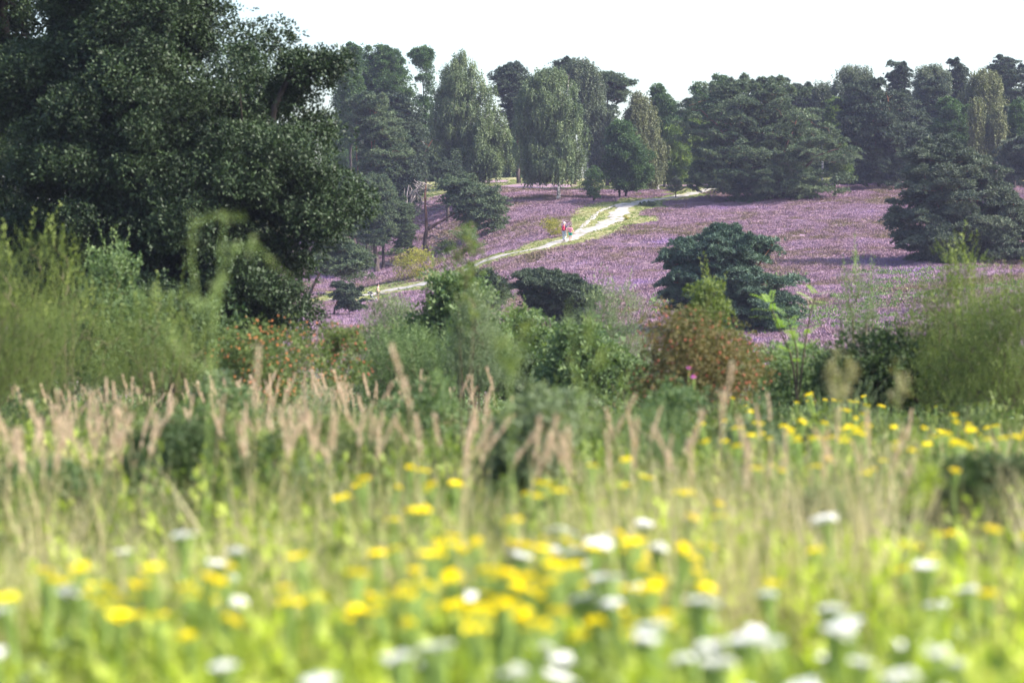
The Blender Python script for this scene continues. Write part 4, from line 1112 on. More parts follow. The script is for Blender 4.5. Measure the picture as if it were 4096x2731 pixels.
shrub('willow_bush', 'dense bush with dark hollow cut by the right edge', 'bush', 4050, 1560, 37., 2.6, 2.2, 'broom', 126, n=330, k=17, size=.15, protos=SHOOT, upright=.7, stems=9,
      prof=[(1620, 3750, 4300), (1480, 3760, 4300), (1340, 3800, 4300), (1240, 3900, 4300), (1160, 4010, 4280)], spikes=40)
shrub('hawthorn_bush', 'dark bush behind the yellow flower band at the right', 'bush', 3700, 1600, 42., 2.6, 1.5, 'darkbush', 127, n=120, k=16, size=.14,
      prof=[(1600, 3450, 4000), (1520, 3440, 4000), (1430, 3480, 3960), (1370, 3560, 3880)])
shrub('bramble_bush', 'low scrub under the bright fronds, beside the rusty rose bush', 'bush', 3180, 1600, 42., 2.2, 1.2, 'willow', 128, n=100, k=14, size=.12,
      prof=[(1600, 2990, 3380), (1520, 2990, 3380), (1440, 3020, 3350), (1390, 3080, 3300)])
# meadow scrub, blurred
shrub('bramble_bush', 'dark shrub standing in the meadow left of centre', 'bush', 640, 1900, 19., 1.2, 1.0, 'darkbush', 131, n=240, k=18, size=.085, stems=8,
      prof=[(2120, 430, 900), (1980, 420, 960), (1860, 470, 960), (1780, 560, 860), (1720, 620, 760)])
shrub('bramble_bush', 'grey-green shrub at the left margin of the meadow', 'bush', 170, 1950, 17., 1.2, .8, 'willow', 132, n=170, k=16, size=.08, stems=8,
      prof=[(2200, 0, 460), (2080, 0, 460), (1980, 20, 420), (1900, 80, 330)])
shrub('bramble_bush', 'arching bramble over a dark hollow at the middle of the meadow', 'bush', 2090, 1850, 17., 1., 1.1, 'willow_grey', 133, n=110, k=12, size=.085, stems=10,
      prof=[(2000, 1960, 2240), (1880, 1930, 2280), (1750, 1940, 2330), (1640, 2000, 2400), (1580, 2080, 2320)])
shrub('bramble_bush', 'dark brownish shrub in the meadow at the right edge', 'bush', 3850, 2000, 15., 1., .8, 'darkbush', 134, n=160, k=16, size=.08, stems=8,
      prof=[(2200, 3650, 4100), (2080, 3640, 4150), (1960, 3700, 4150), (1880, 3800, 4100)])

rr = rng_of(300)
for k, (u, v, d_, w_, mt, lab) in enumerate([
        (1250, 1640, 27, 420, 'willow_grey', 'low grey-green scrub behind the tan plumes, under the orange-hip rose bush'),
        (1700, 1600, 26, 420, 'willow', 'low scrub behind the plumes left of the dark hollow'),
        (2350, 1590, 27, 480, 'broom', 'olive scrub right of the dark hollow, below the pale willow'),
        (2700, 1640, 25, 420, 'willow', 'green scrub at the foot of the rusty rose bush'),
        (400, 1600, 27, 520, 'darkbush', 'dark scrub behind the plumes at the far left'),
        (880, 1640, 26, 380, 'willow', 'green scrub behind the plumes below the oak'),
        (1450, 1760, 20, 400, 'broom', 'yellowish green low bush left of the ragwort clump'),
        (3000, 1780, 20, 380, 'willow_grey', 'pale bush in the straw grass right of centre'),
        (3400, 1640, 26, 420, 'willow_grey', 'pale low scrub behind the far yellow flowers'),
        (1050, 1830, 17, 360, 'broom', 'light green low bush beside the dark meadow shrub'),
        (2650, 1850, 18, 300, 'willow', 'small green bush behind the right ragwort clump'),
        (3300, 2060, 14, 360, 'willow', 'dull green bush low in the meadow at the right'),
        (3900, 1720, 24, 380, 'darkbush', 'dark low bush under the right edge yellow band')]):
    shrub('low_bush', lab, 'shrub', u, 0, d_, 1, 1, mt, 301 + k, n=80, k=14, size=.085, protos=[SHOOT, TUFT][k % 2], upright=.5, stems=7,
          prof=[(v + 300, u - w_ * .5, u + w_ * .5), (v + 120, u - w_ * .55, u + w_ * .5), (v + 20, u - w_ * .4, u + w_ * .42), (v - 70, u - w_ * .2, u + w_ * .28)], spikes=6)
rr = rng_of(330)
WC = [shrub('weed_clump', 'blurred tangled green weed clump in the middle of the meadow', 'weed', 2048, 0, 20., .8, .75, mt, 340 + k, n=34, k=13, size=.07, protos=[SHOOT, TUFT][k % 2], upright=.55, stems=6, spikes=5,
            base=.05, group='green weed clumps in the meadow') for k, mt in enumerate(['willow_grey', 'broom', 'willow', 'darkbush', 'broom', 'herbdark'])]
for k in range(66):
    d_ = 12.5 + 19 * rr.uniform() ** .8; x = rr.uniform(-1, 1) * (d_ * .23); w = WC[k % 6]
    if k < 6: w.location = (x, d_, float(hgt(x, d_)))
    else: dup(w, (x, d_, float(hgt(x, d_))), rr.uniform(0, 6.28), rr.uniform(.75, 1.35))
# robinia-like sapling with bright fronds
def fronds():
    d = 40.; root_u = 3190; r = rng_of(140)
    x = (root_u - 2048) / F * d; z = float(hgt(x, d))
    root = empty('robinia_sapling', (x, d, z), label='bright yellow-green sapling with long feathery fronds in front of the heather', cat='sapling')
    f = lambda u, v, dy=0.: np.array([(u - 2048) / F * d - x, dy, float(zrow(v, d)) - z])
    st = [[f(3190, 1600), f(3170, 1430), f(3110, 1300), f(3080, 1215)], [f(3195, 1600), f(3215, 1420), f(3240, 1260), f(3265, 1180)], [f(3190, 1600), f(3190, 1400), f(3150, 1270)]]
    P = []
    for s in st:
        s = np.array(s); t = np.linspace(0, len(s) - 1, 9); P.append(np.stack([np.interp(t, np.arange(len(s)), s[:, k]) for k in range(3)], 1))
    obj_np('stems', joingeo([tube(p, np.linspace(.02, .008, 9), 5, cap=False) for p in P]), M['twig'], root)
    L = []
    for p in P:
        for k in range(3, 9):
            for s in range(4):
                a = r.uniform(0, 6.28); d0 = unit(np.array([math.cos(a), .7 * math.sin(a), r.uniform(.1, .7)])); ln = r.uniform(.3, .5)
                side = unit(np.cross(d0, [0, 0, 1.]))
                for q in np.linspace(.15, 1, 11):
                    c = p[k] + d0 * ln * q + np.array([0, 0, -.22 * q * q * ln])
                    for sg in (-1, 1):
                        dd = unit(side * sg + d0 * .25)
                        L.append(quad_leaf(c, dd, d0, 0.07 * (1.1 - .4 * q), .02))
    V, Q, tip = proto(L)
    obj_np('fronds', (V, Q, {'tone': np.repeat(r.uniform(.2, 1, len(L)), 4), 'tip': tip}), M['robinia'], root)
fronds()

# ================================================================== MEADOW
def in_view(n, d0, d1, r, power=1.):
    d = d0 + (d1 - d0) * r.uniform(0, 1, n) ** power
    x = r.uniform(-1, 1, n) * (d * .24 + .8)
    return x, d
HOLLOWS = [(640, 15.5, 380, 4.2), (120, 15.0, 300, 3.2), (2090, 14.5, 200, 3.6), (3880, 13.2, 280, 3.0)]
def hollow(x, d, r, keep=.25):
    u = 2048 + x / d * F; k = np.ones(len(x), bool)
    for a, b, c, e in HOLLOWS:
        ins = ((u - a) / c) ** 2 + ((d - b) / e) ** 2 < 1
        k &= ~(ins & (r.uniform(0, 1, len(x)) > keep))
    return k
BLADE = [p_blade(s, .012) for s in range(8)]
def meadow():
    r = rng_of(150)
    # fresh grass
    x, d = in_view(290000, 4.5, 36, r, .85)
    u = 2048 + x / d * F
    den = .55 + .35 * wob(x, d, 1.1, 51)
    hh = (.34 + .26 * r.uniform(0, 1, len(x))) * (1 + .25 * wob(x, d, .8, 52)) * np.clip(1.5 - d / 28, .45, 1)
    k = (r.uniform(0, 1, len(x)) < den + .25) & hollow(x, d, r)
    x, d, u, hh = x[k], d[k], u[k], hh[k]
    pos = np.stack([x, d, hgt(x, d) - .03], 1)
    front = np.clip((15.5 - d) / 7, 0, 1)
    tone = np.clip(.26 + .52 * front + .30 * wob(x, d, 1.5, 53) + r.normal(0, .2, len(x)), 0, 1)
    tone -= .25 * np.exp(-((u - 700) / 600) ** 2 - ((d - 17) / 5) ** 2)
    ax = np.stack([r.normal(-.12, .5, len(x)), r.normal(0, .5, len(x)), np.ones(len(x))], 1)
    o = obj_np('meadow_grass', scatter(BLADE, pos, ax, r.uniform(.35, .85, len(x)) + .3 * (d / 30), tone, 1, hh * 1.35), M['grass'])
    tag(o, 'bright green grass of the foreground meadow', 'grass', kind='stuff')
    # straw grass
    x, d = in_view(95000, 7, 34, r, .9)
    u = 2048 + x / d * F
    den = .22 + .35 * wob(x, d, .6, 54) + .36 * np.exp(-((u - 3100) / 1100) ** 2) * (d > 10) + .4 * np.exp(-((u - 900) / 1100) ** 2 - ((d - 26) / 9) ** 2) - .5 * (d < 9.5)
    k = (r.uniform(0, 1, len(x)) < den) & hollow(x, d, r, .1)
    x, d = x[k], d[k]
    pos = np.stack([x, d, hgt(x, d) - .03], 1)
    ax = np.stack([r.normal(-.05, .24, len(x)), r.normal(0, .24, len(x)), np.ones(len(x))], 1)
    o = obj_np('dry_grass', scatter(BLADE, pos, ax, .35 + .4 * (d / 30), r.uniform(0, 1, len(x)), 2, r.uniform(.6, 1.15, len(x)) * (.85 + .25 * wob(x, d, .7, 56)) * np.clip(1.5 - d / 30, .5, 1)), M['drygrass'])
    tag(o, 'straw coloured dry grass standing through the meadow', 'grass', kind='stuff')
    # leafy herbs
    x, d = in_view(42000, 4.5, 37, r, .8); k = hollow(x, d, r, .15); x, d = x[k], d[k]
    pos = np.stack([x, d, hgt(x, d) - .02], 1)
    ax = np.stack([r.normal(-.08, .22, len(x)), r.normal(0, .22, len(x)), np.ones(len(x))], 1)
    h = r.uniform(.3, .85, len(x)) * (1 + .3 * wob(x, d, 1.3, 57)) * np.clip(1.5 - d / 30, .5, 1)
    front = np.clip((16 - d) / 7, 0, 1)
    tone = np.clip(.12 + .6 * front + .35 * wob(x, d, 1.2, 58) + r.normal(0, .25, len(x)), 0, 1)
    o = obj_np('leafy_herbs', scatter(SHOOT, pos, ax, .42 * r.uniform(.5, 1.5, len(x)), tone, 3, h), M['herb'])
    tag(o, 'leafy green herbs growing through the meadow', 'herbs', kind='stuff')
    x, d = in_view(15000, 8, 42, r, .8)
    k = wob(x, d, .9, 59) > -.15; x, d = x[k], d[k]
    pos = np.stack([x, d, hgt(x, d) - .02], 1)
    ax = np.stack([r.normal(0, .25, len(x)), r.normal(0, .25, len(x)), np.ones(len(x))], 1)
    o = obj_np('dark_herbs', scatter(SHOOT, pos, ax, .5 * r.uniform(.6, 1.2, len(x)), r.uniform(0, 1, len(x)), 4, r.uniform(.3, .7, len(x))), M['herbdark'])
    tag(o, 'darker leafy undergrowth in the hollows of the meadow', 'undergrowth', kind='stuff')
    x, d = in_view(22000, 12, 34, r, .8)
    k = (wob(x, d, .7, 61) > -.35) & (r.uniform(0, 1, len(x)) < .8) & hollow(x, d, r, .1); x, d = x[k], d[k]
    pos = np.stack([x, d, hgt(x, d) - .02], 1)
    ax = np.stack([r.normal(0, .35, len(x)), r.normal(0, .35, len(x)), np.ones(len(x))], 1)
    o = obj_np('olive_herbs', scatter(SHOOT, pos, ax, .45 * r.uniform(.6, 1.2, len(x)), np.clip(.4 + .5 * wob(x, d, 1.6, 62), 0, 1), 14, r.uniform(.3, .8, len(x)) * (1 + .4 * wob(x, d, 1.5, 63))), M['broom'])
    tag(o, 'tangled olive weeds across the middle of the meadow', 'herbs', kind='stuff')
    # rough grass and herbs covering the slope under the scrub
    n = 16000; d = r.uniform(40, 130, n); x = r.uniform(-1, 1, n) * (d * .25 + 1)
    pos = np.stack([x, d, hgt(x, d)], 1)
    o = obj_np('scrub_undergrowth', scatter(SHOOT, pos, np.stack([r.normal(0, .3, n), r.normal(0, .3, n), np.ones(n)], 1), .8, r.uniform(0, 1, n), 9, r.uniform(.5, 1.1, n)), M['willow'])
    tag(o, 'rough undergrowth between the meadow and the heath', 'undergrowth', kind='stuff')
meadow()

def place_depth(v, h):
    """distance at which a plant h metres tall tops out at image row v"""
    d = np.arange(4.5, 60, .1)
    row = HZ - (hgt(0 * d, d) + h) / d * F
    return float(d[np.argmin(np.abs(row - v))])

# prototypes of the flowering plants (built once, first placed one is the original)
def flower_plant(name, label, cat, petal, h, heads, seed, headr=.011, flat=.25, spread=.1, group=None, leafmat_='herb'):
    r = rng_of(seed)
    root = empty(name, (0, 0, 0), label=label, cat=cat, group=group)
    stems, discs, pos = [], [], []
    top = np.array([r.normal(0, .04), r.normal(0, .04), h])
    P = np.array([[0, 0, -.05], [top[0] * .3, top[1] * .3, h * .5], top * np.array([1, 1, .86])])
    stems.append(tube(P, [.006, .005, .004], 5, cap=False))
    for k in range(heads):
        a = k * 2.4; q = math.sqrt((k + .5) / heads) * spread
        c = top + np.array([math.cos(a) * q, math.sin(a) * q, -flat * q + r.normal(0, .004)])
        stems.append(tube([P[2] - [0, 0, r.uniform(0, .12)], (P[2] + c) / 2 + [0, 0, -.01], c], [.003, .0025, .002], 4, cap=False))
        pos.append(c)
    obj_np('stem', joingeo(stems), M['stem'], root)
    b = []
    for k in range(9):
        a = k / 9 * 6.28; d = np.array([math.cos(a), math.sin(a), .12]); b.append(quad_leaf(d * .1, d, np.array([-math.sin(a), math.cos(a), 0]), 1.0, .62))
    b.append(np.array([[.5, 0, .2], [0, .5, .2], [-.5, 0, .2], [0, -.5, .2]])); b.append(np.array([[.4, .4, .1], [-.4, .4, .22], [-.4, -.4, .1], [.4, -.4, .22]]))
    pr = proto(b)
    n = len(pos)
    obj_np('flower_head', scatter([pr], np.array(pos), np.stack([r.normal(0, .35, n), r.normal(-.3, .35, n), np.ones(n)], 1), headr * r.uniform(.8, 1.25, n), r.uniform(0, 1, n), seed), M[petal], root)
    m = 16; zz = r.uniform(.15, .8, m) * h
    obj_np('leaves', scatter([p_tuft(3, .35, s, l0=.8) for s in range(3)], np.stack([zz * 0, zz * 0, zz], 1), np.stack([r.normal(0, 1, m), r.normal(0, 1, m), np.ones(m) * .5], 1), .09, r.uniform(.3, 1, m), seed), M[leafmat_], root)
    return root

USED = set()
def patch(protos, spots, h, label, group, r, jit=0.):
    for (u, v) in spots:
        q = r.integers(0, len(protos)); s = r.uniform(.9, 1.12); hq = h * s
        d = place_depth(v, hq); x = (u - 2048) / F * d
        z = float(hgt(x, d)); p = protos[q]
        if p.name not in USED:
            USED.add(p.name); p.location = (x, d, z); p.rotation_euler = (0, 0, r.uniform(0, 6.28)); p.scale = (s, s, s); p.rotation_euler = (r.normal(.06, .12), r.normal(0, .14), r.uniform(0, 6.28)); p['label'] = label; p['group'] = group
        else:
            c = dup(p, (x, d, z), 0, s, label, group); v_ = r.uniform(.6, 1.05) if 'ragwort' in p.name else r.uniform(.85, 1.2); c.scale = (s * v_, s * v_, s); c.rotation_euler = (r.normal(.06, .12), r.normal(0, .14), r.uniform(0, 6.28))
r = rng_of(160)
V2 = 1.7415
YP = [flower_plant('ragwort_plant', '-', 'flower', 'yellow', .9, 18, 161 + k, headr=.0115, flat=.12, spread=.034 + .006 * k) for k in range(4)]
sc_ = lambda L: [(a * V2, b * V2) for a, b in L]
patch(YP, sc_([(948, 1056), (968, 1062), (1000, 1080), (1022, 1100), (1018, 1090), (978, 1133), (965, 1138), (882, 1072), (868, 1098), (850, 1095), (826, 1110), (935, 1170), (853, 1240), (1048, 1092)]), .95,
      'yellow ragwort plant in the tall clump left of the dark hollow', 'ragwort clump left of the hollow', r)
patch(YP, sc_([(1262, 1100), (1285, 1085), (1300, 1078), (1240, 1108), (1362, 1050), (1410, 1028), (1455, 1035), (1425, 1072), (1200, 1155), (1523, 1078), (1600, 1087), (1552, 1112), (1478, 1150), (1640, 1135), (1655, 1160), (1302, 1095)]), .95,
      'yellow ragwort plant in the clump right of the dark hollow', 'ragwort clump right of the hollow', r)
cc = [(980 + 520 * a, 1255 + 210 * b) for a, b in zip(r.uniform(0, 1, 100), r.uniform(0, 1, 100))] + [(1030, 1395), (1020, 1400), (1440, 1290), (1400, 1285), (1455, 1400), (1480, 1390), (1300, 1495), (1450, 1420), (1270, 1240), (1235, 1285), (1045, 1250)]
patch(YP, sc_(cc), .85, 'yellow ragwort plant in the dense bottom centre drift', 'ragwort drift at the bottom centre', r)
lc = [(88, 1383), (195, 1385), (185, 1380), (222, 1420), (340, 1424), (445, 1360), (412, 1352), (370, 1370), (550, 1410), (530, 1400), (600, 1396), (742, 1328), (700, 1386), (580, 1295), (525, 1360), (280, 1450), (520, 1500), (460, 1420)]
lc += [(60 + 700 * a, 1335 + 120 * b) for a, b in zip(r.uniform(0, 1, 22), r.uniform(0, 1, 22))]
patch(YP, sc_(lc), .82, 'yellow ragwort plant scattered in the bright grass at the lower left', 'ragwort at the lower left', r)
rc = [(1958, 1288), (2030, 1270), (2195, 1310), (2210, 1300), (2285, 1335), (2332, 1390), (2215, 1240), (2190, 1255), (2205, 1100), (1580, 1280), (1760, 1360), (2120, 1245), (2300, 1240)]
patch(YP, sc_(rc), .85, 'yellow ragwort plant scattered at the lower right', 'ragwort at the lower right', r)
uc = [(1650 + 360 * a, 880 + 95 * b) for a, b in zip(r.uniform(0, 1, 46), r.uniform(0, 1, 46) ** .8)] + [(1840, 905), (1855, 900), (1870, 898), (1885, 890), (1915, 870), (1920, 892), (1990, 895), (1970, 897), (1945, 893), (1745, 905)]
patch(YP, sc_(uc), 1.0, 'yellow ragwort plant in the far band before the rusty rose bush', 'far ragwort band at the right', r)
uc = [(2150 + 200 * a, 905 + 75 * b) for a, b in zip(r.uniform(0, 1, 26), r.uniform(0, 1, 26))] + [(2160, 912), (2175, 920), (2205, 932), (2230, 915), (2245, 912), (2110, 958), (2130, 955), (2140, 960)]
patch(YP, sc_(uc), 1.0, 'yellow ragwort plant in the far band at the right edge', 'far ragwort band at the right edge', r)
mc = [(1650 + 500 * a, 990 + 90 * b) for a, b in zip(r.uniform(0, 1, 16), r.uniform(0, 1, 16))]
patch(YP, sc_(mc), .9, 'lone small yellow ragwort in the straw grass at the right', 'ragwort in the straw grass', r)

WP = [flower_plant('wild_carrot_plant', '-', 'flower', 'white', .9, 34, 171 + k, headr=.0125, flat=.06, leafmat_='weed', spread=.036 + .004 * k) for k in range(4)]
wl = [(445, 1196), (300, 1240), (258, 1268), (490, 1268), (455, 1272), (528, 1306), (165, 1310), (150, 1345), (560, 1240)]
patch(WP, sc_(wl), .95, 'white carrot umbel in front of the dark shrub at the left', 'white umbels at the left', r)
wb = [(555, 1528), (1000, 1524), (930, 1550), (1125, 1505), (1145, 1500), (780, 1560), (1320, 1562), (20, 1503), (1265, 1520), (1060, 1540)]
patch(WP, sc_(wb), .88, 'white carrot umbel at the bottom edge of the picture', 'white umbels along the bottom edge', r)
wc = [(1040, 1224), (1020, 1297), (1222, 1225), (1290, 1196), (1300, 1205), (1345, 1180), (1360, 1195), (1430, 1210), (1460, 1212), (1385, 1238), (1280, 1300), (1290, 1315), (1470, 1296), (1440, 1338), (1500, 1345), (1460, 1315), (1405, 1160), (1330, 1260)]
patch(WP, sc_(wc), .95, 'white carrot umbel among the yellow flowers right of centre', 'white umbels among the ragwort', r)
wr = [(1505, 1474), (1520, 1480), (1685, 1418), (1660, 1428), (1605, 1410), (1840, 1370), (1965, 1189), (1540, 1382), (1830, 1474), (1760, 1482), (1910, 1470), (1940, 1450), (2012, 1490), (2030, 1500), (2285, 1362), (2140, 1300), (2225, 1390),
      (2170, 1512), (2190, 1525), (1735, 1540), (1870, 1515), (1945, 1535), (1800, 1550), (2100, 1480), (2300, 1530), (1610, 1530), (1680, 1490), (2060, 1550), (1900, 1400), (2080, 1420), (1720, 1520), (1990, 1540), (1845, 1440), (2240, 1540)]
patch(WP, sc_(wr), .9, 'white carrot umbel in the big drift at the lower right', 'white umbels at the lower right', r)
TP = flower_plant('thistle_plant', 'magenta thistle flower in front of the rusty rose bush, right one of a pair', 'flower', 'pink', 1.0, 5, 181, headr=.016, spread=.02, leafmat_='herbdark')
d = 27.; x = (2784 - 2048) / F * d; TP.location = (x, d, float(zrow(1505, d)) - 1.0)
TP2 = dup(TP, ((2745 - 2048) / F * 28., 28., float(zrow(1470, 28.)) - 1.0), 1., None, 'magenta thistle flower in front of the rusty rose bush, left one of a pair')
TP['group'] = TP2['group'] = 'thistles by the rose bush'
for o_ in (TP, TP2): o_.location.z = float(hgt(o_.location.x, o_.location.y)); 
for o_, v in ((TP, 1505), (TP2, 1470)):
    s = (float(zrow(v, o_.location.y)) - o_.location.z) / 1.0; o_.scale = (1, 1, s)

# tan feathery grass plumes
def plume_plant(seed, h=1.15):
    r = rng_of(seed)
    root = empty('reed_grass', (0, 0, 0), label='-', cat='grass plume')
    lean = np.array([r.normal(0, .09), r.normal(0, .09), 0]); dr_ = r.uniform(.02, .2); a = r.uniform(0, 6.28)
    t = np.linspace(0, 1, 7)
    P = np.stack([lean[0] * t * 2 + math.cos(a) * dr_ * t ** 4, lean[1] * t * 2 + math.sin(a) * dr_ * t ** 4, t * h * .97], 1)
    obj_np('stem', joingeo([tube(P, np.linspace(.004, .0015, 7), 4, cap=False)]), M['drystem'], root)
    n = 90; q = r.uniform(0, 1, n); zt = .78 + .21 * q
    c = np.stack([np.interp(zt, t, P[:, k]) for k in range(3)], 1)
    an = r.uniform(0, 6.28, n); w = .009 * np.sin(np.pi * np.clip(q * .9 + .08, 0, 1)) ** .7
    c[:, 0] += np.cos(an) * w * .5; c[:, 1] += np.sin(an) * w * .5
    ax = np.stack([np.cos(an) * .35, np.sin(an) * .35, np.ones(n)], 1)
    leaf = proto([quad_leaf(np.zeros(3), np.array([0, 0, 1.]), np.array([1., 0, 0]), 1., .28)])
    obj_np('plume', scatter([leaf], c, ax, .034 * r.uniform(.7, 1.2, n), r.uniform(0, 1, n), seed), M['plume'], root)
    m = 5
    obj_np('blade', scatter(BLADE, np.zeros((m, 3)), np.stack([r.normal(0, .3, m), r.normal(0, .3, m), np.ones(m)], 1), .6, r.uniform(0, 1, m), seed, r.uniform(.5, .9, m)), M['drygrass'], root)
    return root
PP = [plume_plant(190 + k) for k in range(6)]
def uni(n, u0, u1, v0, v1): return list(zip(r.uniform(u0, u1, n), r.uniform(v0, v1, n)))
patch(PP, uni(76, 0, 470, 1480, 1700), 1.15, 'tan feathery grass plume in the stand at the left edge', 'grass plumes at the left edge', r)
patch(PP, uni(52, 470, 1000, 1470, 1640), 1.1, 'tan feathery grass plume below the oak', 'grass plumes below the oak', r)
patch(PP, uni(88, 880, 1480, 1410, 1620), 1.2, 'tan feathery grass plume in front of the orange-hip rose bush', 'grass plumes before the left rose bush', r)
patch(PP, uni(46, 1460, 1960, 1390, 1660), 1.2, 'tan feathery grass plume in front of the centre willows', 'grass plumes at the centre', r)
patch(PP, uni(18, 1960, 2700, 1580, 1780), 1.1, 'tan feathery grass plume near the dark hollow', 'grass plumes near the hollow', r)
patch(PP, uni(22, 2700, 3700, 1560, 1820), 1.1, 'tan feathery grass plume among the far yellow flowers', 'grass plumes at the right', r)
for (u, v, h, lab) in [(2890, 1432, 1.75, 'large pale grass plume bending right before the rusty rose bush'), (2830, 1525, 1.6, 'pale bent grass plume below and left of the large one'),
                       (1650, 1350, 1.7, 'tall reddish grass plume standing highest at the centre left'), (990, 1355, 1.7, 'wide tan grass plume standing alone in front of the orange hips')]:
    q = PP[r.integers(0, 6)]; d = 13.5; x = (u - 2048) / F * d; z = float(hgt(x, d)); s = (float(zrow(v, d)) - z) / 1.15
    o_ = dup(q, (x, d, z), r.uniform(0, 6), s * 1., lab); del o_['group']; o_.scale = (s * .7, s * .7, s); o_.rotation_euler = (0, -.08, r.uniform(0, 6))

# tall out-of-focus weeds
def weed(name, label, u, d, vtop, lean_u, mat, seed, branches, dn=.6, ls=.13):
    r = rng_of(seed); x = (u - 2048) / F * d; z = float(hgt(x, d)); H = float(zrow(vtop, d)) - z
    root = empty(name, (x, d, z), label=label, cat='weed')
    X1 = (lean_u - u) / F * d
    P = np.array([[0, 0, -.05], [X1 * .15, 0, H * .4], [X1 * .5, 0, H * .75], [X1, 0, H]])
    gs = [tube(P, [.006, .004, .003, .002], 5, cap=False)]
    pos, ax = [], []
    for t in np.linspace(.25, 1, int(34 * dn)):
        c = np.array([np.interp(t, [0, .4, .75, 1], P[:, k]) for k in range(3)]); pos.append(c); a = r.uniform(0, 6.28); ax.append([math.cos(a), math.sin(a), .6])
    for (u0, v0, u1, v1, u2, v2) in branches:
        B = np.array([[(q - 2048) / F * d - x, r.normal(0, .03), float(zrow(v, d)) - z] for q, v in ((u0, v0), (u1, v1), (u2, v2))])
        gs.append(tube(B, [.003, .002, .001], 4, cap=False))
        for t in np.linspace(.05, 2, int(26 * dn)):
            c = np.array([np.interp(t, [0, 1, 2], B[:, k]) for k in range(3)]); pos.append(c); a = r.uniform(0, 6.28); ax.append([math.cos(a), math.sin(a), .5])
    obj_np('stem', joingeo(gs), M['stem'], root)
    pos = np.array(pos); n = len(pos)
    obj_np('leaves', scatter([p_tuft(4, .4, s, l0=.7) for s in range(4)], pos, np.array(ax), ls * .55 * r.uniform(.6, 1.2, n), r.uniform(0, 1, n), seed), M[mat], root)
weed('tall_weed', 'tall blurred many-armed weed in front of the near oak', 800, 10.5, 860, 900, 'weed', 201,
     [(800, 1260, 770, 1050, 770, 870), (810, 1240, 760, 1180, 520, 1180), (820, 1230, 900, 1100, 940, 980), (940, 1000, 1010, 975, 1150, 1100), (770, 900, 860, 860, 980, 880), (810, 1300, 870, 1180, 900, 1120), (820, 1500, 700, 1380, 640, 1250)], ls=.07, dn=.38)
weed('tall_weed', 'blurred light green leafy spike at the centre of the picture', 2050, 11., 1190, 2030, 'broom', 202, [(2050, 1500, 2090, 1400, 2120, 1300), (2050, 1500, 2000, 1430, 1990, 1350)], ls=.10)
weed('tall_weed', 'blurred pale spike leaning left, right of centre', 2400, 11., 1240, 2270, 'broom', 203, [(2380, 1500, 2400, 1430, 2440, 1400), (2340, 1400, 2360, 1350, 2370, 1300)], ls=.09)
weed('tall_weed', 'blurred dry brownish plume before the bush right of the fronds', 3380, 12., 1400, 3350, 'mugwort', 204, [(3370, 1600, 3400, 1520, 3410, 1450), (3370, 1600, 3330, 1540, 3320, 1470)], ls=.08, dn=1.2)
weed('tall_weed', 'blurred dry brownish stalk between yellow flowers at the right', 3580, 13., 1450, 3590, 'mugwort', 205, [(3580, 1600, 3610, 1560, 3620, 1500)], ls=.1)
weed('tall_weed', 'blurred green weed standing over the straw grass near the right edge', 3640, 9.5, 1840, 3700, 'herb', 206, [(3650, 2000, 3720, 1930, 3740, 1880)], ls=.12)
# ================================================================== PEOPLE AND SMALL THINGS
def skin_arrays(verts, edges, radii, sub=1):
    me = bpy.data.meshes.new('tmp'); me.from_pydata([tuple(v) for v in verts], edges, []); me.update()
    o = bpy.data.objects.new('tmp', me); COL.objects.link(o)
    md = o.modifiers.new('s', 'SKIN')
    for k, q in enumerate(me.skin_vertices[0].data):
        rr = radii[k]; q.radius = (rr, rr) if not hasattr(rr, '__len__') else tuple(rr); q.use_root = (k == 0)
    if sub:
        s = o.modifiers.new('u', 'SUBSURF'); s.levels = sub; s.render_levels = sub
    dg = bpy.context.evaluated_depsgraph_get(); dg.update()
    ev = bpy.data.meshes.new_from_object(o.evaluated_get(dg))
    V = np.array([v.co[:] for v in ev.vertices]); Q = []
    for p in ev.polygons:
        v = list(p.vertices)
        if len(v) == 4: Q.append(v)
        elif len(v) == 3: Q.append(v + [v[-1]])
        else:
            for k in range(1, len(v) - 2 + 1): Q.append([v[0], v[k], v[k + 1], v[k + 1]])
    bpy.data.objects.remove(o); bpy.data.meshes.remove(me); bpy.data.meshes.remove(ev)
    return V, Q

def mesh_list(name, parts, mat, parent):
    V, Fc, off = [], [], 0
    for v, q in parts:
        V += [tuple(a) for a in v]; Fc += [[int(i) + off for i in dict.fromkeys(f)] for f in q]; off += len(v)
    Fc = [f for f in Fc if len(f) >= 3]
    me = bpy.data.meshes.new(name); me.from_pydata(V, [], Fc); me.update()
    me.polygons.foreach_set('use_smooth', np.ones(len(me.polygons), dtype=bool)); me.materials.append(mat)
    return link(bpy.data.objects.new(name, me), parent)

def chain(pts, rad, sub=1):
    return skin_arrays(pts, [(i, i + 1) for i in range(len(pts) - 1)], rad, sub)

def fingers(wr, dirv, side):
    """five short skinned chains rooted in the palm"""
    wr = np.array(wr, float); d = unit(np.array(dirv, float)); s = unit(np.array(side, float)); out = []
    palm = wr + d * .08
    cur = np.cross(d, s)
    for k, (o, L) in enumerate([(-.028, .07), (-.010, .08), (.010, .075), (.028, .06)]):
        a = wr + d * .05 + s * o * .7; b = palm + s * o + d * .02; c = b + d * L * .5 + cur * .012; e = b + d * L * .9 + cur * .035
        out.append(chain([a, b, c, e], [.010, .009, .008, .006]))
    a = wr + d * .02 - s * .02; out.append(chain([a, a - s * .035 + d * .03, a - s * .04 + d * .065 + cur * .02], [.011, .010, .008]))
    return out

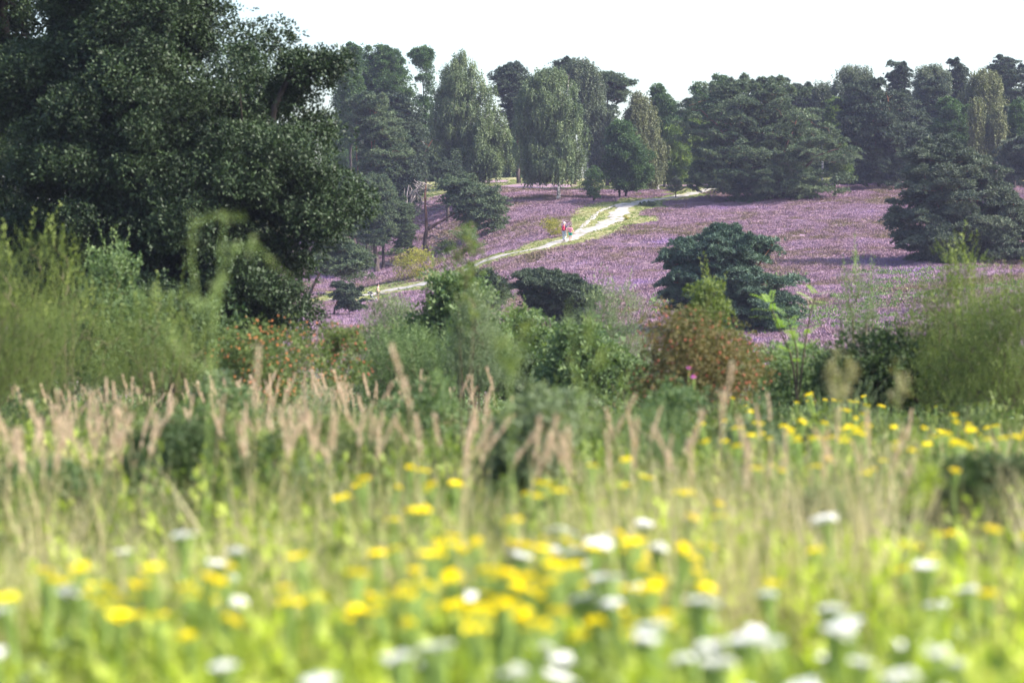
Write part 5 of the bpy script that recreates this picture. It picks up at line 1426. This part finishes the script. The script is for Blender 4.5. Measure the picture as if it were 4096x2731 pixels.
def person(label, loc, rz, h, J, cols, hair, shorts=False, extra=None):
    """J: joints. facing +Y. All joint positions in metres for a figure of height h"""
    root = empty('person', loc, rz, label=label, cat='person')
    sk = cols['skin']
    # body: one continuous skinned figure
    n = ['pel', 'wst', 'chs', 'nck', 'jaw', 'hed', 'top', 'shL', 'elL', 'wrL', 'paL', 'shR', 'elR', 'wrR', 'paR', 'hpL', 'knL', 'anL', 'toL', 'hpR', 'knR', 'anR', 'toR']
    E = [('pel', 'wst'), ('wst', 'chs'), ('chs', 'nck'), ('nck', 'jaw'), ('jaw', 'hed'), ('hed', 'top'), ('chs', 'shL'), ('shL', 'elL'), ('elL', 'wrL'), ('wrL', 'paL'),
         ('chs', 'shR'), ('shR', 'elR'), ('elR', 'wrR'), ('wrR', 'paR'), ('pel', 'hpL'), ('hpL', 'knL'), ('knL', 'anL'), ('anL', 'toL'), ('pel', 'hpR'), ('hpR', 'knR'), ('knR', 'anR'), ('anR', 'toR')]
    R = dict(pel=(.13, .10), wst=(.12, .09), chs=(.135, .10), nck=.055, jaw=.065, hed=(.082, .098), top=.06, shL=.062, elL=.042, wrL=.028, paL=(.022, .038), shR=.062, elR=.042, wrR=.028, paR=(.022, .038),
             hpL=.085, knL=.056, anL=.038, toL=.034, hpR=.085, knR=.056, anR=.038, toR=.034)
    ix = {k: i for i, k in enumerate(n)}
    B = skin_arrays([J[k] for k in n], [(ix[a], ix[b]) for a, b in E], [R[k] for k in n], 2)
    parts = [B]
    for s in 'LR':
        w = np.array(J['wr' + s]); p = np.array(J['pa' + s]); parts += fingers(w + (p - w) * .5, p - w, (0, 1, 0) if s == 'L' else (0, 1, 0))
    hd = np.array(J['hed']); f = np.array(J['face'])
    parts.append(chain([hd + f * .075 + [0, 0, .01], hd + f * .115 + [0, 0, -.02]], [.012, .016]))           # nose
    sd = np.cross(f, [0, 0, 1.])
    for s in (-1, 1): parts.append(chain([hd + sd * s * .078 + [0, 0, .015], hd + sd * s * .092 + [0, 0, -.03]], [.02, .012]))   # ears
    body = mesh_list('body', parts, sk, root)
    for s in (-1, 1):
        V, Q, _ = ball(hd + f * .088 + sd * s * .03 + np.array([0, 0, .02]), .011, 8, 6); mesh_list('eye', [(V, Q.tolist())], M['dark'], root)
    V, Q, _ = ball(hd + f * .092 + np.array([0, 0, -.05]), (.022, .012, .007), 8, 5); mesh_list('mouth', [(V, Q.tolist())], cols['lip'], root)
    # shirt
    def lerp(a, b, t): return np.array(J[a]) * (1 - t) + np.array(J[b]) * t
    sv = [np.array(J['pel']) + [0, 0, cols.get('hem', .0)], J['wst'], J['chs'], lerp('chs', 'nck', .62), J['shL'], lerp('shL', 'elL', cols.get('slv', .62)), J['shR'], lerp('shR', 'elR', cols.get('slv', .62))]
    se = [(0, 1), (1, 2), (2, 3), (2, 4), (4, 5), (2, 6), (6, 7)]
    mesh_list('shirt', [skin_arrays(sv, se, [(.165, .13), (.15, .12), (.165, .13), .075, .085, .068, .085, .068], 2)], cols['shirt'], root)
    # trousers or shorts
    t1 = .55 if shorts else 1.0
    tv = [np.array(J['pel']) + [0, 0, .03], J['hpL'], lerp('hpL', 'knL', t1), J['hpR'], lerp('hpR', 'knR', t1)]; te = [(0, 1), (1, 2), (0, 3), (3, 4)]; tr = [(.155, .125), .108, .088 if shorts else .076, .108, .088 if shorts else .076]
    if not shorts:
        tv += [lerp('knL', 'anL', .92), lerp('knR', 'anR', .92)]; te += [(2, 5), (4, 6)]; tr += [.062, .062]
    mesh_list('shorts' if shorts else 'trousers', [skin_arrays(tv, te, tr, 2)], cols['legs'], root)
    for s in 'LR':
        a = np.array(J['an' + s]); t = np.array(J['to' + s])
        mesh_list('shoe', [chain([a + (a - t) * .35 + [0, 0, -.02], a + [0, 0, -.03], (a + t) / 2 + [0, 0, -.02], t + [0, 0, 0]], [.042, .048, .046, .040], 2)], cols['shoe'], root)
    if hair == 'short':
        V, Q, _ = ball(hd - f * .018 + np.array([0, 0, .045]), (.098, .112, .098), 14, 10)
        mesh_list('hair', [(V, Q.tolist())], cols['hair'], root)
    else:
        V, Q, _ = ball(hd - f * .02 + np.array([0, 0, .04]), (.102, .115, .105), 14, 10)
        mesh_list('hair', [(V, Q.tolist()), chain([hd - f * .08, hd - f * .13 + [0, 0, -.08], hd - f * .11 + [0, 0, -.19]], [.045, .05, .03])], cols['hair'], root)
    if extra: extra(root, J)
    root.scale = (h / 1.8,) * 3
    return root

M['dark'] = plain('dark_detail', (.02, .02, .022), rough=.4)
M['skin'] = plain('skin', (.55, .32, .23), rough=.55, var=.06)
M['lip'] = plain('lips', (.42, .14, .12), rough=.5, var=.05)
M['grey_hair'] = plain('grey_hair', (.72, .70, .68), rough=.7, var=.15, scale=60)
M['dark_hair'] = plain('dark_hair', (.035, .022, .02), rough=.5)
M['navy'] = plain('navy_cloth', (.02, .03, .09), rough=.8)
M['redpack'] = plain('red_nylon', (.42, .02, .06), rough=.5)
M['paleblue'] = plain('pale_denim', (.40, .44, .52), rough=.85)
M['pinkcloth'] = plain('pink_cloth', (.75, .24, .32), rough=.8, var=.12)
M['teal'] = plain('teal_cloth', (.0, .30, .24), rough=.8)
M['cream'] = plain('cream_cloth', (.72, .66, .44), rough=.8, var=.1)
M['khaki'] = plain('khaki_cloth', (.30, .28, .16), rough=.85)
M['strap'] = plain('pale_strap', (.45, .45, .47), rough=.6)

base = dict(pel=(0, 0, .98), wst=(0, .0, 1.12), chs=(0, .0, 1.36), nck=(0, .0, 1.50), jaw=(0, .02, 1.58), hed=(0, .02, 1.68), top=(0, .0, 1.76),
            shL=(-.19, 0, 1.43), elL=(-.25, -.03, 1.15), wrL=(-.27, .04, .91), paL=(-.27, .07, .82), shR=(.19, 0, 1.43), elR=(.25, -.05, 1.15), wrR=(.27, -.02, .90), paR=(.27, .01, .81),
            hpL=(-.09, 0, .92), knL=(-.09, .03, .50), anL=(-.09, 0, .09), toL=(-.10, .16, .05), hpR=(.09, 0, .92), knR=(.10, .12, .50), anR=(.10, -.16, .19), toR=(.10, -.06, .07), face=(0, 1, 0))
def pack(root, J):
    V = []
    prof = [(-.0, .105, .05), (.06, .145, .085), (.2, .155, .10), (.34, .14, .09), (.44, .10, .06), (.48, .05, .03)]
    seg = 14; P = []
    for z, a, b in prof:
        for k in range(seg):
            t = k / seg * 6.2832
            P.append((a * math.copysign(abs(math.cos(t)) ** .7, math.cos(t)), -.20 + b * math.copysign(abs(math.sin(t)) ** .7, math.sin(t)), 1.02 + z))
    Q = [[i * seg + k, i * seg + (k + 1) % seg, (i + 1) * seg + (k + 1) % seg, (i + 1) * seg + k] for i in range(len(prof) - 1) for k in range(seg)]
    Q += [list(range(seg))[::-1], [(len(prof) - 1) * seg + k for k in range(seg)]]
    b = mesh_list('backpack', [(P, Q)], M['redpack'], root)
    s = []
    for sx in (-1, 1):
        s.append(chain([(sx * .09, -.13, 1.46), (sx * .11, .0, 1.50), (sx * .12, .13, 1.38), (sx * .15, .06, 1.15), (sx * .13, -.12, 1.06)], [.016] * 5))
    mesh_list('strap', s, M['dark'], b)
    V, Q, _ = ball((.06, -.30, 1.12), (.02, .01, .07), 8, 6); mesh_list('reflector', [(V, Q.tolist())], M['strap'], b)
    V, Q, _ = ball((-.08, -.295, 1.38), (.018, .01, .018), 8, 6); mesh_list('badge', [(V, Q.tolist())], M['strap'], b)
    V, Q, _ = ball((0, -.295, 1.16), (.09, .035, .09), 10, 7); mesh_list('pocket', [(V, Q.tolist())], M['redpack'], b)

mx, my, mz = ground_at(2257, 968)
man = person('grey-haired person in navy shirt and pale trousers with a red backpack, walking uphill', (mx, my, mz), math.radians(-22), 1.86, base,
             dict(skin=M['skin'], lip=M['lip'], hair=M['grey_hair'], shirt=M['navy'], legs=M['paleblue'], shoe=M['dark'], hem=-.05), 'short', extra=pack)
J2 = dict(base); J2.update(nck=(0, .07, 1.47), jaw=(.0, .14, 1.50), hed=(.0, .18, 1.56), top=(0, .18, 1.63), chs=(0, .03, 1.34),
                           elL=(-.27, .0, 1.17), wrL=(-.33, .04, .95), paL=(-.35, .06, .87), elR=(.30, -.06, 1.17), wrR=(.42, -.02, .95), paR=(.46, .0, .88),
                           knL=(-.08, .02, .50), anL=(-.08, -.02, .09), toL=(-.09, .13, .05), knR=(.08, .10, .5), anR=(.08, -.06, .12), toR=(.09, .08, .05), face=(0, .8, -.6))
wx, wy, wz = ground_at(2281, 970)
person('dark-haired person in pink shirt and teal shorts walking with bowed head beside the backpacker', (wx, wy, wz), math.radians(-20), 1.66, J2,
       dict(skin=M['skin'], lip=M['lip'], hair=M['dark_hair'], shirt=M['pinkcloth'], legs=M['teal'], shoe=M['dark'], hem=-.08), 'short', shorts=True)
J3 = dict(base); J3.update(elL=(-.24, -.10, 1.17), wrL=(-.20, .12, 1.08), paL=(-.18, .20, 1.08), elR=(.24, -.16, 1.18), wrR=(.22, .06, 1.06), paR=(.20, .14, 1.07),
                           anR=(.10, -.04, .09), toR=(.11, .12, .05), knR=(.10, .03, .5), knL=(-.09, .05, .5), anL=(-.09, .08, .09), toL=(-.10, .24, .05), face=(0, 1, -.1))
px_, py_, pz_ = ground_at(1512, 1208)
person('dark-haired person in cream top and khaki shorts standing beside a pushchair on the lower track', (px_, py_, pz_), math.radians(-75), 1.62, J3,
       dict(skin=M['skin'], lip=M['lip'], hair=M['dark_hair'], shirt=M['cream'], legs=M['khaki'], shoe=M['dark'], hem=-.06, slv=.45), 'tail', shorts=True)

def pushchair():
    x, y, z = ground_at(1489, 1210)
    root = empty('pushchair', (x, y, z), math.radians(12), label='black folding pushchair with white frame standing on the grass beside the person', cat='pushchair')
    fr = []
    for sy in (-.24, .24):
        fr += [tube([(-.42, sy, .98), (-.30, sy, .86), (.05, sy, .40), (.28, sy, .10)], [.013] * 4, 6), tube([(.02, sy, .92), (-.02, sy, .45), (-.30, sy, .12)], [.012] * 3, 6),
               tube([(-.02, sy, .45), (.30, sy, .42), (.42, sy, .30)], [.012] * 3, 6)]
    obj_np('frame', joingeo(fr), M['strap'], root)
    obj_np('handle', joingeo([tube([(-.42, -.25, .98), (-.46, -.1, 1.0), (-.46, .1, 1.0), (-.42, .25, .98)], [.022] * 4, 6)]), M['dark'], root)
    for (wx_, wy_, wr) in [(-.30, -.27, .13), (-.30, .27, .13), (.30, -.22, .10), (.30, .22, .10)]:
        a = np.linspace(0, 2 * np.pi, 15)
        ring = [(wx_ + wr * math.cos(t), wy_, .0 + wr + wr * math.sin(t) * 1.0) for t in a]
        w = obj_np('wheel', joingeo([tube(ring, [.025] * 15, 6, cap=False)]), M['dark'], root)
        sp_ = [tube([(wx_, wy_, wr), (wx_ + wr * math.cos(t), wy_, wr + wr * math.sin(t))], [.008, .006], 4, cap=False) for t in a[:-1:3]]
        obj_np('spokes', joingeo(sp_), M['strap'], w)
    # seat, canopy, footrest as sewn shells with thickness
    obj_np('seat', joingeo([box((-.02, 0, .46), (.36, .40, .05)), box((-.16, 0, .66), (.05, .40, .46), Matrix.Rotation(-.3, 3, 'Y'))]), M['navy'], root)
    seg = 9; V = []; 
    for i in range(seg):
        t = math.pi * .95 * i / (seg - 1) + .05
        for j in range(7):
            s = math.pi * j / 6; rr = .30
            V.append((-.16 + rr * math.cos(t) * math.sin(s) ** .5 * .9, .24 * math.cos(s), .72 + rr * math.sin(t) * math.sin(s) ** .5 * .8))
    Q = np.array([[i * 7 + j, i * 7 + j + 1, (i + 1) * 7 + j + 1, (i + 1) * 7 + j] for i in range(seg - 1) for j in range(6)])
    c = obj_np('canopy', (np.array(V), Q, {}), M['dark'], root, smooth=True); md = c.modifiers.new('t', 'SOLIDIFY'); md.thickness = .015
    obj_np('footrest', joingeo([box((.42, 0, .24), (.14, .34, .03)), box((.35, 0, .33), (.04, .34, .16))]), M['strap'], root)
    obj_np('basket', joingeo([box((-.05, 0, .2), (.42, .34, .12))]), M['dark'], root)
pushchair()

def marker():
    x, y, z = ground_at(1733, 1164)
    root = empty('marker_post', (x, y, z), label='short dark wooden waymark post with a white plate beside the lower track', cat='post')
    top = 1.05
    obj_np('post', joingeo([tube([(0, 0, -.1), (.06, 0, top * .8), (.075, 0, top)], [.075, .075, .07], 10)]), plain('dark_post', (.05, .055, .065), rough=.8, var=.4), root, smooth=False)
    pl = obj_np('plate', joingeo([box((.075, -.078, top - .10), (.13, .012, .13))]), plain('blue_plate', (.08, .12, .2)), root)
    obj_np('symbol', joingeo([box((.055, -.087, top - .10), (.05, .006, .09)), box((.10, -.087, top - .085), (.03, .006, .045)), box((.10, -.087, top - .135), (.03, .006, .02))]), M['white_paint'] if 'white_paint' in M else plain('white_paint', (.8, .8, .8)), pl)
marker()

# ================================================================== AIR, LIGHT, CAMERA
HAZE = 0.00017
if HAZE > 0:
    m, nt, out = newmat('air')
    pv = nt.nodes.new('ShaderNodeVolumePrincipled'); pv.inputs['Density'].default_value = HAZE
    pv.inputs['Color'].default_value = (.62, .64, .95, 1); pv.inputs['Anisotropy'].default_value = .2
    nt.links.new(pv.outputs[0], out.inputs['Volume'])
    V, Q, _ = box((0, 940, 10.5), (2900, 2000, 43))
    tag(obj_np('haze', (V, Q, {}), m), kind='stuff')

w = bpy.data.worlds.new('World'); SC.world = w; w.use_nodes = True
nt = w.node_tree
for n_ in list(nt.nodes): nt.nodes.remove(n_)
out = nt.nodes.new('ShaderNodeOutputWorld'); bg = nt.nodes.new('ShaderNodeBackground'); sky = nt.nodes.new('ShaderNodeTexSky')
sky.sky_type = 'NISHITA'; sky.sun_disc = False
EL, AZ = math.radians(40), math.radians(101)      # azimuth measured from +Y towards +X
sky.sun_elevation = EL; sky.sun_rotation = AZ
sky.dust_density = 3.0; sky.air_density = 1.0; sky.ozone_density = 1.5
bg.inputs['Strength'].default_value = 0.15
nt.links.new(sky.outputs[0], bg.inputs[0]); nt.links.new(bg.outputs[0], out.inputs['Surface'])
sun = bpy.data.lights.new('sun', 'SUN'); sun.energy = 4.0; sun.angle = math.radians(.5); sun.color = (1, .95, .86)
so = bpy.data.objects.new('sun', sun); COL.objects.link(so)
dv = Vector((math.sin(AZ) * math.cos(EL), math.cos(AZ) * math.cos(EL), math.sin(EL)))
so.rotation_euler = dv.to_track_quat('Z', 'Y').to_euler(); so.location = (60, 100, 80)

cam = bpy.data.cameras.new('camera'); co = bpy.data.objects.new('camera', cam); COL.objects.link(co)
co.location = (0, 0, 0); co.rotation_euler = (math.pi / 2 - PITCH, 0, 0)
cam.sensor_width = 36; cam.lens = 85; cam.clip_start = .1; cam.clip_end = 6000
cam.dof.use_dof = True; cam.dof.focus_distance = 225; cam.dof.aperture_fstop = 1.6
SC.camera = co
SC.view_settings.view_transform = 'Standard'; SC.view_settings.look = 'None'
SC.view_settings.exposure = 1.5; SC.view_settings.gamma = 1
SC.cycles.use_denoising = True
SC.cycles.volume_bounces = 0; SC.cycles.max_bounces = 6; SC.cycles.transmission_bounces = 3; SC.cycles.diffuse_bounces = 3; SC.cycles.glossy_bounces = 2
SC.cycles.volume_step_rate = 10
